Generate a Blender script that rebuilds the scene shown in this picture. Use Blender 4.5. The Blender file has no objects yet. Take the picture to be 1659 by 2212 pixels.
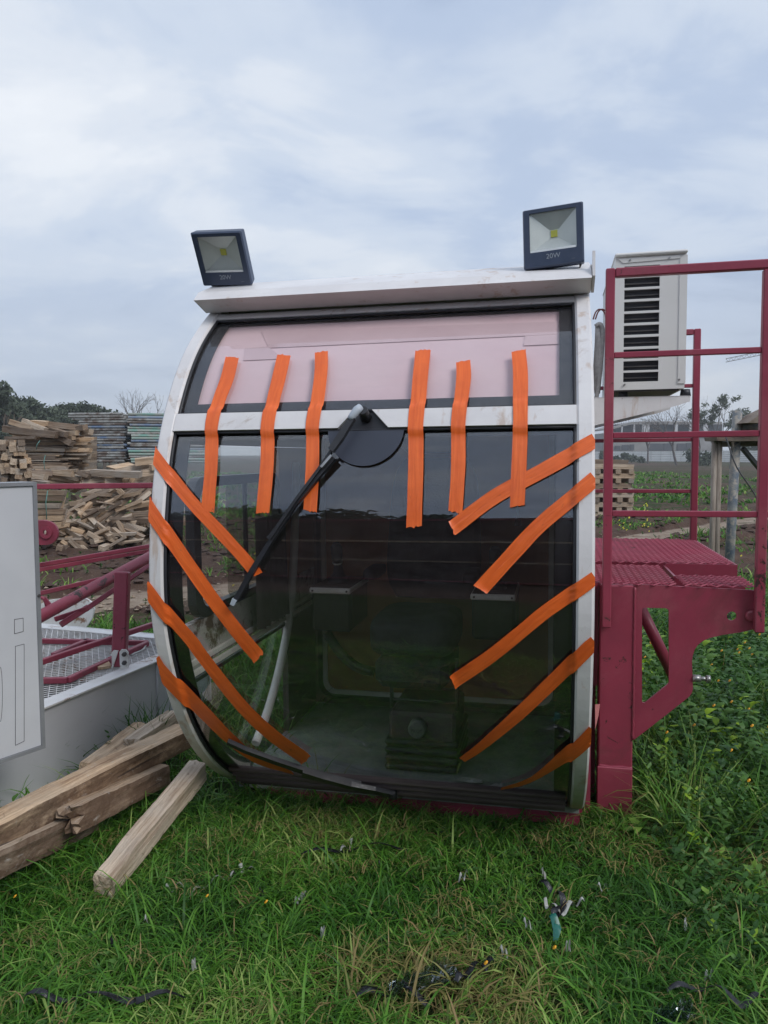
import bpy, math, random
import numpy as np
from mathutils import Vector, Matrix, noise
random.seed(7); rng = np.random.default_rng(7)
R = math.radians
scene = bpy.context.scene
# ------------------------------------------------------------------ camera
EYE = np.array([0., 0., 1.27]); PITCH = R(4.25); F = 1660.0     # focal length in photo units (picture 1659 x 2212)
cam = bpy.data.objects.new('camera', bpy.data.cameras.new('camera')); scene.collection.objects.link(cam)
cam.location = EYE; cam.rotation_euler = (R(90) - PITCH, 0, 0)
cam.data.sensor_fit = 'VERTICAL'; cam.data.sensor_height = 24; cam.data.lens = 24 * F / 2212
cam.data.clip_start = 0.05; cam.data.clip_end = 3000
scene.camera = cam
# ------------------------------------------------------------------ world, sun, exposure
SUN_EL, SUN_AZ = R(42), R(136)
world = bpy.data.worlds.new("World"); scene.world = world; world.use_nodes = True
wn = world.node_tree; wn.nodes.clear()
def N(t, typ, **kw):
    n = t.nodes.new(typ)
    for k, v in kw.items():
        if k.startswith('i_'): n.inputs[int(k[2:])].default_value = v
        else: setattr(n, k, v)
    return n
def LK(t, a, b): t.links.new(a, b)
def math_(t, op, a, b=None, c=None):
    n = N(t, 'ShaderNodeMath', operation=op)
    for i, x in enumerate((a, b, c)):
        if x is None: continue
        if hasattr(x, 'links'): LK(t, x, n.inputs[i])
        else: n.inputs[i].default_value = x
    return n.outputs[0]
def mix_(t, fac, a, b, mode='MIX'):
    n = N(t, 'ShaderNodeMix', data_type='RGBA', blend_type=mode)
    for i, x in ((0, fac), (6, a), (7, b)):
        if hasattr(x, 'links'): LK(t, x, n.inputs[i])
        elif i == 0: n.inputs[0].default_value = x
        else: n.inputs[i].default_value = (*x, 1) if len(x) == 3 else x
    return n.outputs[2]
def ramp_(t, fac, stops, interp='LINEAR'):
    n = N(t, 'ShaderNodeValToRGB'); n.color_ramp.interpolation = interp
    e = n.color_ramp.elements
    while len(e) < len(stops): e.new(0.5)
    for k, (p, c) in enumerate(stops):
        e[k].position = p
        e[k].color = (c, c, c, 1) if isinstance(c, (int, float)) else (*c, 1)
    LK(t, fac, n.inputs[0]); return n.outputs[0]
def noise_(t, vec, scale, detail=4, rough=.55, dist=0., dims='3D'):
    n = N(t, 'ShaderNodeTexNoise', noise_dimensions=dims)
    n.inputs['Scale'].default_value = scale; n.inputs['Detail'].default_value = detail
    n.inputs['Roughness'].default_value = rough; n.inputs['Distortion'].default_value = dist
    if vec is not None: LK(t, vec, n.inputs['Vector'])
    return n.outputs['Fac']
sky = N(wn, 'ShaderNodeTexSky', sky_type='NISHITA', sun_disc=False, sun_elevation=SUN_EL, sun_rotation=SUN_AZ)
tc = N(wn, 'ShaderNodeTexCoord')
sep = N(wn, 'ShaderNodeSeparateXYZ'); LK(wn, tc.outputs['Generated'], sep.inputs[0])
zc = math_(wn, 'ADD', math_(wn, 'MAXIMUM', sep.outputs[2], 0.0), 0.26)
px_ = math_(wn, 'DIVIDE', sep.outputs[0], zc); py_ = math_(wn, 'DIVIDE', sep.outputs[1], zc)
cmb = N(wn, 'ShaderNodeCombineXYZ'); LK(wn, math_(wn, 'MULTIPLY', px_, .75), cmb.inputs[0]); LK(wn, py_, cmb.inputs[1]); cmb.inputs[2].default_value = 3.7
n1 = noise_(wn, cmb.outputs[0], .85, 6, .52, .5)
n2 = noise_(wn, cmb.outputs[0], 2.6, 7, .6, .6)
cl = math_(wn, 'ADD', math_(wn, 'MULTIPLY', n1, .72), math_(wn, 'MULTIPLY', n2, .28))
cl = math_(wn, 'ADD', math_(wn, 'MULTIPLY', math_(wn, 'SUBTRACT', cl, .5), 1.0), .462)
ccol = ramp_(wn, cl, [(.37, (.33, .41, .56)), (.44, (.425, .51, .66)), (.50, (.54, .61, .72)), (.55, (.64, .69, .765)), (.61, (.73, .765, .815)), (.68, (.83, .855, .885))], 'EASE')
hz = ramp_(wn, sep.outputs[2], [(0.0, 1.0), (.10, .62), (.30, 0.0)], 'EASE')
hcol = mix_(wn, n2, (.44, .49, .57), (.58, .61, .66))
ccol = mix_(wn, math_(wn, 'MULTIPLY', hz, .8), ccol, hcol)
scaled = N(wn, 'ShaderNodeVectorMath', operation='SCALE'); LK(wn, ccol, scaled.inputs[0]); scaled.inputs['Scale'].default_value = 10.0
skymix = mix_(wn, .94, sky.outputs[0], scaled.outputs[0])
bg = N(wn, 'ShaderNodeBackground'); LK(wn, skymix, bg.inputs[0]); bg.inputs[1].default_value = 0.10
wo = N(wn, 'ShaderNodeOutputWorld'); LK(wn, bg.outputs[0], wo.inputs[0])
sun = bpy.data.objects.new('sun', bpy.data.lights.new('sun', 'SUN')); scene.collection.objects.link(sun)
sun.data.energy = 1.5; sun.data.angle = R(26); sun.data.color = (1, .965, .93)
sd = Vector((math.sin(SUN_AZ) * math.cos(SUN_EL), math.cos(SUN_AZ) * math.cos(SUN_EL), math.sin(SUN_EL)))
sun.rotation_euler = sd.to_track_quat('Z', 'Y').to_euler()
vs = scene.view_settings
vs.view_transform = 'Standard'; vs.look = 'None'; vs.gamma = 1; vs.exposure = 0.32; vs.use_curve_mapping = False
scene.render.engine = 'CYCLES'
scene.cycles.max_bounces = 10; scene.cycles.transparent_max_bounces = 24; scene.cycles.caustics_reflective = False; scene.cycles.caustics_refractive = False

# ------------------------------------------------------------------ helpers: photo units -> points in the place
def ray(px, py):
    c, s = math.cos(PITCH), math.sin(PITCH)
    x = (px - 829.5) / F; y = (1106 - py) / F
    return np.array([x, c + y * s, -s + y * c])
def at(px, py, Y): d = ray(px, py); return EYE + d * (Y / d[1])
def onZ(px, py, z=0.): d = ray(px, py); return EYE + d * ((z - EYE[2]) / d[2])
YAW, ROLL, W = R(12.38), R(-0.555), 1.255
U_ = np.array([math.cos(YAW) * math.cos(ROLL), -math.sin(YAW) * math.cos(ROLL), -math.sin(ROLL)])
V_ = np.array([math.sin(YAW), math.cos(YAW), 0.]); N_ = np.cross(U_, V_)
O_ = np.array([-0.6896, 2.2213, 1.27])
def cab(u, v, w): return O_ + U_ * u + V_ * v + N_ * w
def toc(p): d = np.asarray(p) - O_; return np.array([d @ U_, d @ V_, d @ N_])
def plane(px, py, ax, val):
    a = toc(EYE); d = ray(px, py); b = np.array([d @ U_, d @ V_, d @ N_])
    return a + b * ((val - a[ax]) / b[ax])
def onU(px, py, u): q = plane(px, py, 0, u); return q[1], q[2]
def onV(px, py, v): q = plane(px, py, 1, v); return q[0], q[2]
def onW(px, py, w): q = plane(px, py, 2, w); return q[0], q[1]

col = scene.collection
WL = {}
def put(o, loc, parent):
    col.objects.link(o)
    if parent is not None:
        o.parent = parent; o.location = Vector(loc) - Vector(WL[parent.name])
    else: o.location = loc
    WL[o.name] = tuple(loc)
def tag(o, label=None, cat=None, group=None, kind=None):
    for k, v in (('label', label), ('category', cat), ('group', group), ('kind', kind)):
        if v: o[k] = v
    return o
def thing(name, loc, label, cat, group=None):
    o = bpy.data.objects.new(name, None); o.empty_display_size = .1
    put(o, loc, None); return tag(o, label, cat, group)
class MB:
    def __init__(s): s.v = []; s.f = []; s.uv = None; s.sm = []
    def add(s, vs_, fs, smooth=False):
        b = len(s.v); s.v += [tuple(map(float, p)) for p in vs_]; s.f += [tuple(b + i for i in f) for f in fs]; s.sm += [smooth] * len(fs); return s
    def hexa(s, p):   # 8 points: bottom 4, top 4
        return s.add(p, [(0, 3, 2, 1), (4, 5, 6, 7), (0, 1, 5, 4), (1, 2, 6, 5), (2, 3, 7, 6), (3, 0, 4, 7)])
    def box(s, c, e1, e2, e3):   # centre and full edge vectors
        c, e1, e2, e3 = (np.asarray(x, float) for x in (c, e1, e2, e3))
        return s.hexa([c + a * e1 / 2 + b * e2 / 2 + d * e3 / 2 for d in (-1, 1) for a, b in ((-1, -1), (1, -1), (1, 1), (-1, 1))])
    def cbox(s, u0, u1, v0, v1, w0, w1):
        return s.hexa([cab(*q) for q in ((u0, v0, w0), (u1, v0, w0), (u1, v1, w0), (u0, v1, w0), (u0, v0, w1), (u1, v0, w1), (u1, v1, w1), (u0, v1, w1))])
    def bevelbox(s, c, ax, size, b):   # box with chamfered edges; ax = 3 unit vectors
        c = np.asarray(c, float); h = np.asarray(size, float) / 2; pts = []; idx = {}
        for sx in (-1, 1):
            for sy in (-1, 1):
                for sz in (-1, 1):
                    sg = np.array([sx, sy, sz])
                    for k in range(3):
                        q = (h - b) * sg; q[k] = h[k] * sg[k]
                        idx[(sx, sy, sz, k)] = len(pts); pts.append(c + ax[0] * q[0] + ax[1] * q[1] + ax[2] * q[2])
        fs = []
        for k in range(3):
            i, j = (k + 1) % 3, (k + 2) % 3
            for sk in (-1, 1):
                loop = []
                for a, d in ((-1, -1), (1, -1), (1, 1), (-1, 1)):
                    sg = [0, 0, 0]; sg[k] = sk; sg[i] = a; sg[j] = d; loop.append(idx[(*sg, k)])
                fs.append(tuple(loop if sk > 0 else loop[::-1]))
            for a in (-1, 1):
                for d in (-1, 1):
                    l = []
                    for sk in (-1, 1):
                        sg = [0, 0, 0]; sg[k] = sk; sg[i] = a; sg[j] = d; l.append((idx[(*sg, i)], idx[(*sg, j)]))
                    q = (l[0][0], l[1][0], l[1][1], l[0][1]); fs.append(q if a * d > 0 else q[::-1])
        for sx in (-1, 1):
            for sy in (-1, 1):
                for sz in (-1, 1):
                    q = tuple(idx[(sx, sy, sz, k)] for k in range(3)); fs.append(q if sx * sy * sz > 0 else q[::-1])
        return s.add(pts, fs)
    def tube(s, pts, r, n=10, cap=True):
        pts = [np.asarray(p, float) for p in pts]; rs = r if hasattr(r, '__len__') else [r] * len(pts)
        vs_, fs = [], []; up = None
        for i, p in enumerate(pts):
            t = pts[min(i + 1, len(pts) - 1)] - pts[max(i - 1, 0)]; t = t / (np.linalg.norm(t) + 1e-12)
            if up is None: up = np.array([0, 0, 1.]) if abs(t[2]) < .9 else np.array([1., 0, 0])
            a = np.cross(t, up); a /= np.linalg.norm(a) + 1e-12; up = np.cross(a, t)
            vs_ += [p + rs[i] * (math.cos(2 * math.pi * k / n) * a + math.sin(2 * math.pi * k / n) * up) for k in range(n)]
        for i in range(len(pts) - 1):
            for k in range(n): fs.append((i * n + k, i * n + (k + 1) % n, (i + 1) * n + (k + 1) % n, (i + 1) * n + k))
        s.add(vs_, fs, True)
        if cap:
            b = len(s.v) - len(vs_)
            s.f += [tuple(b + k for k in range(n))[::-1], tuple(b + (len(pts) - 1) * n + k for k in range(n))]; s.sm += [False, False]
        return s
    def bar(s, p0, p1, w, h, up=(0, 0, 1)):  # rectangular bar
        p0, p1, up = (np.asarray(x, float) for x in (p0, p1, up)); t = p1 - p0; L = np.linalg.norm(t); t /= L
        a = np.cross(t, up); a /= np.linalg.norm(a); b = np.cross(a, t)
        return s.bevelbox((p0 + p1) / 2, (t, a, b), (L, w, h), min(w, h) * .12)
    def prism(s, poly, e):   # closed planar polygon (3D points) extruded by vector e
        n = len(poly); e = np.asarray(e, float); P = [np.asarray(p, float) for p in poly]
        nn = sum((np.cross(P[i] - P[0], P[(i + 1) % n] - P[0]) for i in range(1, n - 1)), np.zeros(3))
        if nn @ e > 0: P = P[::-1]
        return s.add(P + [p + e for p in P], [tuple(range(n)), tuple(range(2 * n - 1, n - 1, -1))] + [(i, i + n, (i + 1) % n + n, (i + 1) % n) for i in range(n)])
    def grid(s, G, closed=False, smooth=True, flip=False):   # rows of points
        r, c = len(G), len(G[0]); fs = []
        for i in range(r - 1):
            for j in range(c - (0 if closed else 1)):
                q = (i * c + j, i * c + (j + 1) % c, (i + 1) * c + (j + 1) % c, (i + 1) * c + j); fs.append(q[::-1] if flip else q)
        return s.add([p for row in G for p in row], fs, smooth)
    def build(s, name, mat, parent=None, **tags):
        v = np.array(s.v); lo, hi = v.min(0), v.max(0); c = (lo + hi) / 2
        if parent is None: c[2] = lo[2]
        me = bpy.data.meshes.new(name); me.from_pydata((v - c).tolist(), [], s.f)
        me.polygons.foreach_set('use_smooth', s.sm)
        me.materials.append(mat)
        if s.uv is not None:
            l = me.uv_layers.new(name='UVMap'); li = np.empty(len(me.loops), int); me.loops.foreach_get('vertex_index', li)
            l.data.foreach_set('uv', np.array(s.uv)[li].ravel())
        me.update()
        o = bpy.data.objects.new(name, me); put(o, c, parent); tag(o, **tags); return o

# ------------------------------------------------------------------ materials
def mat(name, c1, c2=None, rough=.6, scale=6, detail=6, bump=0., bscale=40, metal=0., stretch=None, lo=.35, hi=.65, spec=.5, coord='Object', extra=None, rvar=.0, brnd=0.):
    m = bpy.data.materials.new(name); m.use_nodes = True; t = m.node_tree
    b = t.nodes['Principled BSDF']; b.inputs['Roughness'].default_value = rough; b.inputs['Metallic'].default_value = metal
    b.inputs['Specular IOR Level'].default_value = spec
    tcn = N(t, 'ShaderNodeTexCoord'); vec = tcn.outputs[coord]
    oi = N(t, 'ShaderNodeObjectInfo')
    ad = N(t, 'ShaderNodeVectorMath', operation='ADD'); LK(t, vec, ad.inputs[0])
    sc = N(t, 'ShaderNodeVectorMath', operation='SCALE'); sc.inputs[0].default_value = (37, 17, 53); LK(t, oi.outputs['Random'], sc.inputs['Scale']); LK(t, sc.outputs[0], ad.inputs[1])
    vec = ad.outputs[0]
    if stretch:
        mp = N(t, 'ShaderNodeMapping'); mp.inputs['Scale'].default_value = stretch; LK(t, vec, mp.inputs[0]); vec = mp.outputs[0]
    out = None
    if c2 is not None:
        f = ramp_(t, noise_(t, vec, scale, detail, .62, .3), [(lo, 0.), (hi, 1.)]); out = mix_(t, f, c1, c2)
    if extra: out = extra(t, vec, out if out is not None else c1, oi, b)
    if brnd:
        br = N(t, 'ShaderNodeHueSaturation'); LK(t, math_(t, 'ADD', math_(t, 'MULTIPLY', oi.outputs['Random'], brnd), 1 - brnd / 2), br.inputs['Value'])
        if out is None: br.inputs['Color'].default_value = (*c1, 1)
        else: LK(t, out, br.inputs['Color'])
        out = br.outputs[0]
    if out is None: b.inputs['Base Color'].default_value = (*c1, 1)
    else: LK(t, out, b.inputs['Base Color'])
    if rvar: LK(t, math_(t, 'ADD', math_(t, 'MULTIPLY', noise_(t, vec, scale * 2, 4), rvar), rough - rvar / 2), b.inputs['Roughness'])
    if bump:
        bn = N(t, 'ShaderNodeBump'); bn.inputs['Strength'].default_value = bump; bn.inputs['Distance'].default_value = .01
        LK(t, noise_(t, vec, bscale, 5, .6), bn.inputs['Height']); LK(t, bn.outputs[0], b.inputs['Normal'])
    return m
def spots(c, sc, lo, hi, sc2=2.0):   # rust / dirt in patches with a shape of their own
    def f(t, vec, base, oi, b):
        a = noise_(t, vec, sc, 6, .7, .4); g = noise_(t, vec, sc2, 3, .5)
        k = ramp_(t, math_(t, 'MULTIPLY', a, math_(t, 'ADD', g, .5)), [(lo, 0.), (hi, 1.)])
        return mix_(t, k, base, c)
    return f
M = {}
def dirty_white(t, vec, base, oi, b):
    k = ramp_(t, noise_(t, vec, 9, 7, .75, 1.2), [(.60, 0.), (.72, 1.)])
    base = mix_(t, math_(t, 'MULTIPLY', k, .55), base, (.33, .24, .17))
    mp = N(t, 'ShaderNodeMapping'); mp.inputs['Scale'].default_value = (9, 9, 1.6); LK(t, vec, mp.inputs[0])
    k3 = ramp_(t, math_(t, 'MULTIPLY', noise_(t, mp.outputs[0], 3.0, 5, .6, .2), math_(t, 'ADD', noise_(t, vec, 2.3, 3), .5)), [(.60, 0.), (.72, 1.)]); base = mix_(t, math_(t, 'MULTIPLY', k3, .5), base, (.45, .28, .16))
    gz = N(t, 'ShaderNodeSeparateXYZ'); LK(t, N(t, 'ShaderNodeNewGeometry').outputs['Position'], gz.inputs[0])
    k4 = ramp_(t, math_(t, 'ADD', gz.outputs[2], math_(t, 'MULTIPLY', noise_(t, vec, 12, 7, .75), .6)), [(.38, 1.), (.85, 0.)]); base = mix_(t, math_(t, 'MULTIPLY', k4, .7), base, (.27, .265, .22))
    k2 = ramp_(t, noise_(t, vec, 55, 3, .6), [(.72, 0.), (.76, 1.)])
    return mix_(t, math_(t, 'MULTIPLY', k2, .6), base, (.16, .07, .04))
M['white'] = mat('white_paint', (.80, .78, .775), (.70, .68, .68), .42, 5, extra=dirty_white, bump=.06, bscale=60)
M['grey_white'] = mat('grey_white_sheet', (.62, .63, .66), (.56, .57, .60), .4, 3, bump=.03, bscale=30)
M['ac_white'] = mat('ac_white_sheet', (.72, .71, .69), (.66, .65, .63), .45, 2, bump=.02)
M['deck_white'] = mat('deck_white_paint', (.80, .80, .80), (.70, .69, .66), .5, 7, extra=spots((.28, .15, .09), 14, .60, .70), bump=.05)
M['grey_trim'] = mat('grey_trim', (.33, .34, .36), (.26, .27, .29), .4, 8, metal=.3)
def redpaint(t, vec, base, oi, b):
    k = ramp_(t, noise_(t, vec, 7, 6, .6), [(.35, 0.), (.75, 1.)]); base = mix_(t, k, base, (.24, .036, .064))
    kf = ramp_(t, noise_(t, vec, 3.1, 8, .72, .5), [(.50, 0.), (.72, .75)]); base = mix_(t, kf, base, (.36, .10, .125))
    kd = ramp_(t, noise_(t, vec, 2.1, 9, .75, 1.5), [(.55, 0.), (.70, .6)]); base = mix_(t, kd, base, (.13, .045, .045))
    ks = ramp_(t, noise_(t, vec, 90, 3, .7, 3.), [(.70, 0.), (.74, .8)]); base = mix_(t, ks, base, (.10, .05, .04))
    k2 = ramp_(t, math_(t, 'MULTIPLY', noise_(t, vec, 16, 7, .72, .8), math_(t, 'ADD', noise_(t, vec, 1.7, 3), .5)), [(.67, 0.), (.71, 1.)])
    return mix_(t, k2, base, (.05, .025, .022))
M['red'] = mat('dark_red_paint', (.31, .046, .080), None, .38, 7, extra=redpaint, bump=.05, bscale=35, rvar=.12)
M['red_old'] = mat('chipped_red_paint', (.33, .06, .095), None, .45, 7, extra=redpaint, bump=.08, bscale=30)
M['rubber'] = mat('black_rubber', (.016, .017, .022), (.03, .03, .036), .45, 8)
M['ceramic'] = mat('black_glass_border', (.006, .006, .008), None, .35)
M['plastic'] = mat('black_plastic', (.018, .018, .021), (.03, .03, .034), .38, 20, bump=.04)
M['seat'] = mat('dark_seat_fabric', (.028, .03, .038), (.05, .052, .062), .85, 12, bump=.2, bscale=120)
M['steel'] = mat('galvanised_steel', (.42, .42, .42), (.30, .29, .28), .38, 20, metal=.8, bump=.05)
M['darkmetal'] = mat('dark_metal', (.06, .06, .065), (.10, .09, .085), .5, 15, metal=.3)
M['cap'] = mat('grey_plastic_cap', (.45, .50, .56), None, .5)
M['int_panel'] = mat('interior_panel', (.50, .24, .13), (.36, .17, .10), .6, 3, stretch=(1, 1, .2))
M['int_dark'] = mat('interior_dark', (.09, .07, .068), (.13, .10, .095), .7, 4)
M['int_floor'] = mat('interior_floor', (.32, .35, .32), (.19, .22, .195), .6, 7, bump=.1)
M['int_grey'] = mat('dirty_grey_panel', (.62, .61, .58), (.40, .38, .35), .5, 6, extra=spots((.12, .08, .06), 10, .5, .6))
M['cream'] = mat('cream_metal', (.88, .87, .82), (.74, .72, .66), .45, 12)
M['ceiling'] = mat('ceiling_lining', (.42, .38, .37), None, .8)
M['pink'] = mat('pink_sun_sheet', (.88, .66, .68), (.83, .59, .62), .75, 3, bump=.25, bscale=4, extra=None)
M['brown_film'] = mat('brown_film', (.78, .57, .59), (.72, .52, .54), .55, 4)
M['led'] = mat('yellow_led', (.75, .70, .06), None, .4)
M['reflector'] = mat('lamp_reflector', (.88, .89, .88), (.74, .76, .76), .35, 9, metal=.25)
M['lampbody'] = mat('lamp_housing', (.035, .052, .095), (.045, .062, .11), .4, 30, bump=.05)  # bluish lift in the housing colour stands in for lens veil
M['print'] = mat('grey_print', (.30, .33, .38), None, .5)
M['ink'] = mat('pen_ink', (.03, .03, .04), None, .6)
M['hose'] = mat('grey_hose', (.36, .35, .35), (.26, .25, .25), .7, 40, bump=.5, bscale=160)
M['redcable'] = mat('red_brown_cable', (.22, .07, .06), None, .5)
M['ribbon'] = mat('pink_ribbon', (.75, .28, .28), None, .5)
M['strap'] = mat('green_strap', (.12, .30, .27), None, .5)
M['whiteplastic'] = mat('white_plastic_scrap', (.50, .51, .49), (.28, .28, .25), .35, 20)
M['tealplastic'] = mat('teal_plastic', (.015, .13, .10), None, .35)
M['blackplastic'] = mat('black_film', (.012, .013, .016), None, .3, bump=.3, bscale=60)
M['stonepale'] = mat('pale_clod', (.36, .29, .22), (.22, .16, .11), .9, 5, bump=.4, bscale=20)
M['soilclod'] = mat('soil_clod', (.085, .052, .038), (.05, .032, .026), .95, 9, bump=.5, bscale=30)
def tapeex(t, vec, base, oi, b):
    uv = N(t, 'ShaderNodeTexCoord').outputs['UV']
    mp = N(t, 'ShaderNodeMapping'); mp.inputs['Scale'].default_value = (3.2, 48, 1); LK(t, uv, mp.inputs[0])
    ad = N(t, 'ShaderNodeVectorMath', operation='ADD'); LK(t, mp.outputs[0], ad.inputs[0])
    sc = N(t, 'ShaderNodeVectorMath', operation='SCALE'); sc.inputs[0].default_value = (31, 17, 0); LK(t, oi.outputs['Random'], sc.inputs['Scale']); LK(t, sc.outputs[0], ad.inputs[1])
    h = noise_(t, ad.outputs[0], 1.6, 4, .6, .6)
    bn = N(t, 'ShaderNodeBump'); bn.inputs['Strength'].default_value = .34; bn.inputs['Distance'].default_value = .005; LK(t, h, bn.inputs['Height']); LK(t, bn.outputs[0], b.inputs['Normal'])
    k = ramp_(t, h, [(.30, 0.), (.62, 1.)]); base = mix_(t, k, (.80, .125, .018), (.95, .18, .03))
    mp2 = N(t, 'ShaderNodeMapping'); mp2.inputs['Scale'].default_value = (9, 60, 1); LK(t, uv, mp2.inputs[0])
    ad2 = N(t, 'ShaderNodeVectorMath', operation='ADD'); LK(t, mp2.outputs[0], ad2.inputs[0]); LK(t, sc.outputs[0], ad2.inputs[1])
    k2 = ramp_(t, noise_(t, ad2.outputs[0], 1.5, 4, .7, 2.5), [(.66, 0.), (.73, 1.)])
    base = mix_(t, ramp_(t, noise_(t, vec, 7, 5, .7), [(.42, 0.), (.68, .45)]), base, (.66, .105, .022))
    return mix_(t, math_(t, 'MULTIPLY', k2, .7), base, (.25, .06, .03))
M['tape'] = mat('orange_tape', (.8, .11, .02), None, .36, extra=tapeex)
def glassmat(name, tint, refl, rough=0.0, dust=0.):
    m = bpy.data.materials.new(name); m.use_nodes = True; t = m.node_tree; t.nodes.clear()
    tr = N(t, 'ShaderNodeBsdfTransparent'); tr.inputs[0].default_value = (*tint, 1)
    gl = N(t, 'ShaderNodeBsdfGlossy'); gl.inputs['Roughness'].default_value = rough; gl.inputs[0].default_value = (.93, .94, .97, 1)
    fr = N(t, 'ShaderNodeFresnel'); fr.inputs[0].default_value = 1.45
    bf = N(t, 'ShaderNodeNewGeometry').outputs['Backfacing']
    f = math_(t, 'MULTIPLY', math_(t, 'MINIMUM', math_(t, 'ADD', fr.outputs[0], refl), 1.0), math_(t, 'SUBTRACT', 1.0, bf))
    mx = N(t, 'ShaderNodeMixShader'); LK(t, f, mx.inputs[0]); LK(t, tr.outputs[0], mx.inputs[1]); LK(t, gl.outputs[0], mx.inputs[2])
    out = mx.outputs[0]
    if dust:
        tcg = N(t, 'ShaderNodeTexCoord').outputs['Object']; mp = N(t, 'ShaderNodeMapping'); mp.inputs['Scale'].default_value = (1, 1, 5); LK(t, tcg, mp.inputs[0])
        d1 = ramp_(t, noise_(t, mp.outputs[0], 3.2, 7, .7, 1.0), [(.42, 0.), (.75, 1.)]); d2 = ramp_(t, noise_(t, tcg, 60, 3, .7), [(.66, 0.), (.72, 1.)])
        df = N(t, 'ShaderNodeBsdfDiffuse'); df.inputs[0].default_value = (.62, .60, .58, 1)
        mx2 = N(t, 'ShaderNodeMixShader'); LK(t, math_(t, 'MULTIPLY', math_(t, 'ADD', math_(t, 'MULTIPLY', d1, dust), math_(t, 'ADD', math_(t, 'MULTIPLY', d2, dust * 1.2), dust * .25)), math_(t, 'SUBTRACT', 1.0, bf)), mx2.inputs[0]); LK(t, out, mx2.inputs[1]); LK(t, df.outputs[0], mx2.inputs[2]); out = mx2.outputs[0]
    o = N(t, 'ShaderNodeOutputMaterial'); LK(t, out, o.inputs[0]); return m
M['glass'] = glassmat('tinted_glass', (.97, .97, .97), .15, .004, .03)
M['glass_top'] = glassmat('upper_glass', (.97, .97, .97), .07, .004, .05)
M['glass_side'] = glassmat('side_glass', (.92, .93, .92), .0)
M['glass_side_dark'] = glassmat('sliding_glass', (.72, .72, .70), .03)
M['film'] = glassmat('clear_film', (.80, .84, .86), .12, .12)
def woodex(t, vec, base, oi, b):
    mp = N(t, 'ShaderNodeMapping'); mp.inputs['Scale'].default_value = (1.2, 26, 26); LK(t, vec, mp.inputs[0])
    g = noise_(t, mp.outputs[0], 1.6, 6, .65, 1.2)
    base = mix_(t, ramp_(t, g, [(.34, 0.), (.64, 1.)]), (.27, .195, .135), (.66, .56, .445))
    mpf = N(t, 'ShaderNodeMapping'); mpf.inputs['Scale'].default_value = (3, 110, 110); LK(t, vec, mpf.inputs[0])
    base = mix_(t, ramp_(t, noise_(t, mpf.outputs[0], 1.2, 3, .6, .6), [(.50, 0.), (.68, .65)]), base, (.17, .11, .07))
    k = ramp_(t, noise_(t, vec, 4, 5, .6), [(.42, 0.), (.66, 1.)]); base = mix_(t, math_(t, 'MULTIPLY', k, .6), base, (.50, .465, .415))
    k = ramp_(t, oi.outputs['Random'], [(0, (.62, .62, .64)), (.25, (1.1, 1.07, 1.03)), (.45, (.8, .74, .68)), (.6, (1.2, 1.03, .84)), (.8, (.6, .53, .48)), (1., (.38, .34, .32))])
    base = mix_(t, 1.0, base, k, 'MULTIPLY')
    k2 = ramp_(t, noise_(t, vec, 17, 5, .7, .5), [(.64, 0.), (.72, 1.)])
    return mix_(t, math_(t, 'MULTIPLY', k2, .75), base, (.075, .045, .03))
M['wood'] = mat('weathered_timber', (.4, .3, .2), None, .85, extra=woodex, bump=.5, bscale=28)
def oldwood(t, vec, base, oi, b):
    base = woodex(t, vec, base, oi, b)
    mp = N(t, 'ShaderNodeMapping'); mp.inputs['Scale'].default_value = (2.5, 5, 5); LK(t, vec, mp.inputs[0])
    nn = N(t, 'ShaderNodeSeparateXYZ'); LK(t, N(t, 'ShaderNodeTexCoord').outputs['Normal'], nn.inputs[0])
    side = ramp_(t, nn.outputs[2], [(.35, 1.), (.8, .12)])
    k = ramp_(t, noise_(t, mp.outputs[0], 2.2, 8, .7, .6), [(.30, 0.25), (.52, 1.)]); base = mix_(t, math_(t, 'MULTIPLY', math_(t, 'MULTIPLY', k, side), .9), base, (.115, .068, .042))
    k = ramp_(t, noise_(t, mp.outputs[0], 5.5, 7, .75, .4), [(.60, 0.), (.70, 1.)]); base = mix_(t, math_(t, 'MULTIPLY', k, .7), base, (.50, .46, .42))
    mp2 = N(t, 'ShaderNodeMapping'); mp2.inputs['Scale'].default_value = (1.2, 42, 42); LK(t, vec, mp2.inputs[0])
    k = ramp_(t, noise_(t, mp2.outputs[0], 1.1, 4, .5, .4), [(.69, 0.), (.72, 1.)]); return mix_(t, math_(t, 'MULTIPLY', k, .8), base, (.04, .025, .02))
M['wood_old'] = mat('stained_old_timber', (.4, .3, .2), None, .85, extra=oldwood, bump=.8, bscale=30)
M['scaffold'] = mat('galvanised_scaffold_tube', (.34, .35, .34), (.20, .20, .19), .6, 9, extra=spots((.13, .10, .085), 8, .45, .6), brnd=.4)
M['scaffold_green'] = mat('green_scaffold_tube', (.17, .33, .28), (.30, .33, .30), .6, 6, lo=.4, hi=.55, brnd=.3)
M['scaffold_blue'] = mat('blue_scaffold_tube', (.13, .19, .30), (.26, .28, .29), .6, 6, lo=.42, hi=.6, brnd=.3)
M['postmetal'] = mat('mottled_steel_post', (.27, .27, .25), (.10, .13, .17), .7, 12, extra=spots((.34, .31, .27), 25, .5, .6), bump=.3, bscale=60)
M['postpale'] = mat('pale_rusty_post', (.36, .31, .26), (.20, .16, .13), .8, 9, stretch=(6, 6, .8), bump=.4, bscale=50)
M['disc'] = mat('glossy_dark_disc', (.045, .052, .075), None, .42)
M['bark'] = mat('bark', (.10, .075, .055), (.16, .13, .10), .9, 10, bump=.5)
M['greybark'] = mat('grey_bark', (.17, .155, .145), (.10, .09, .085), .9, 10)
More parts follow.
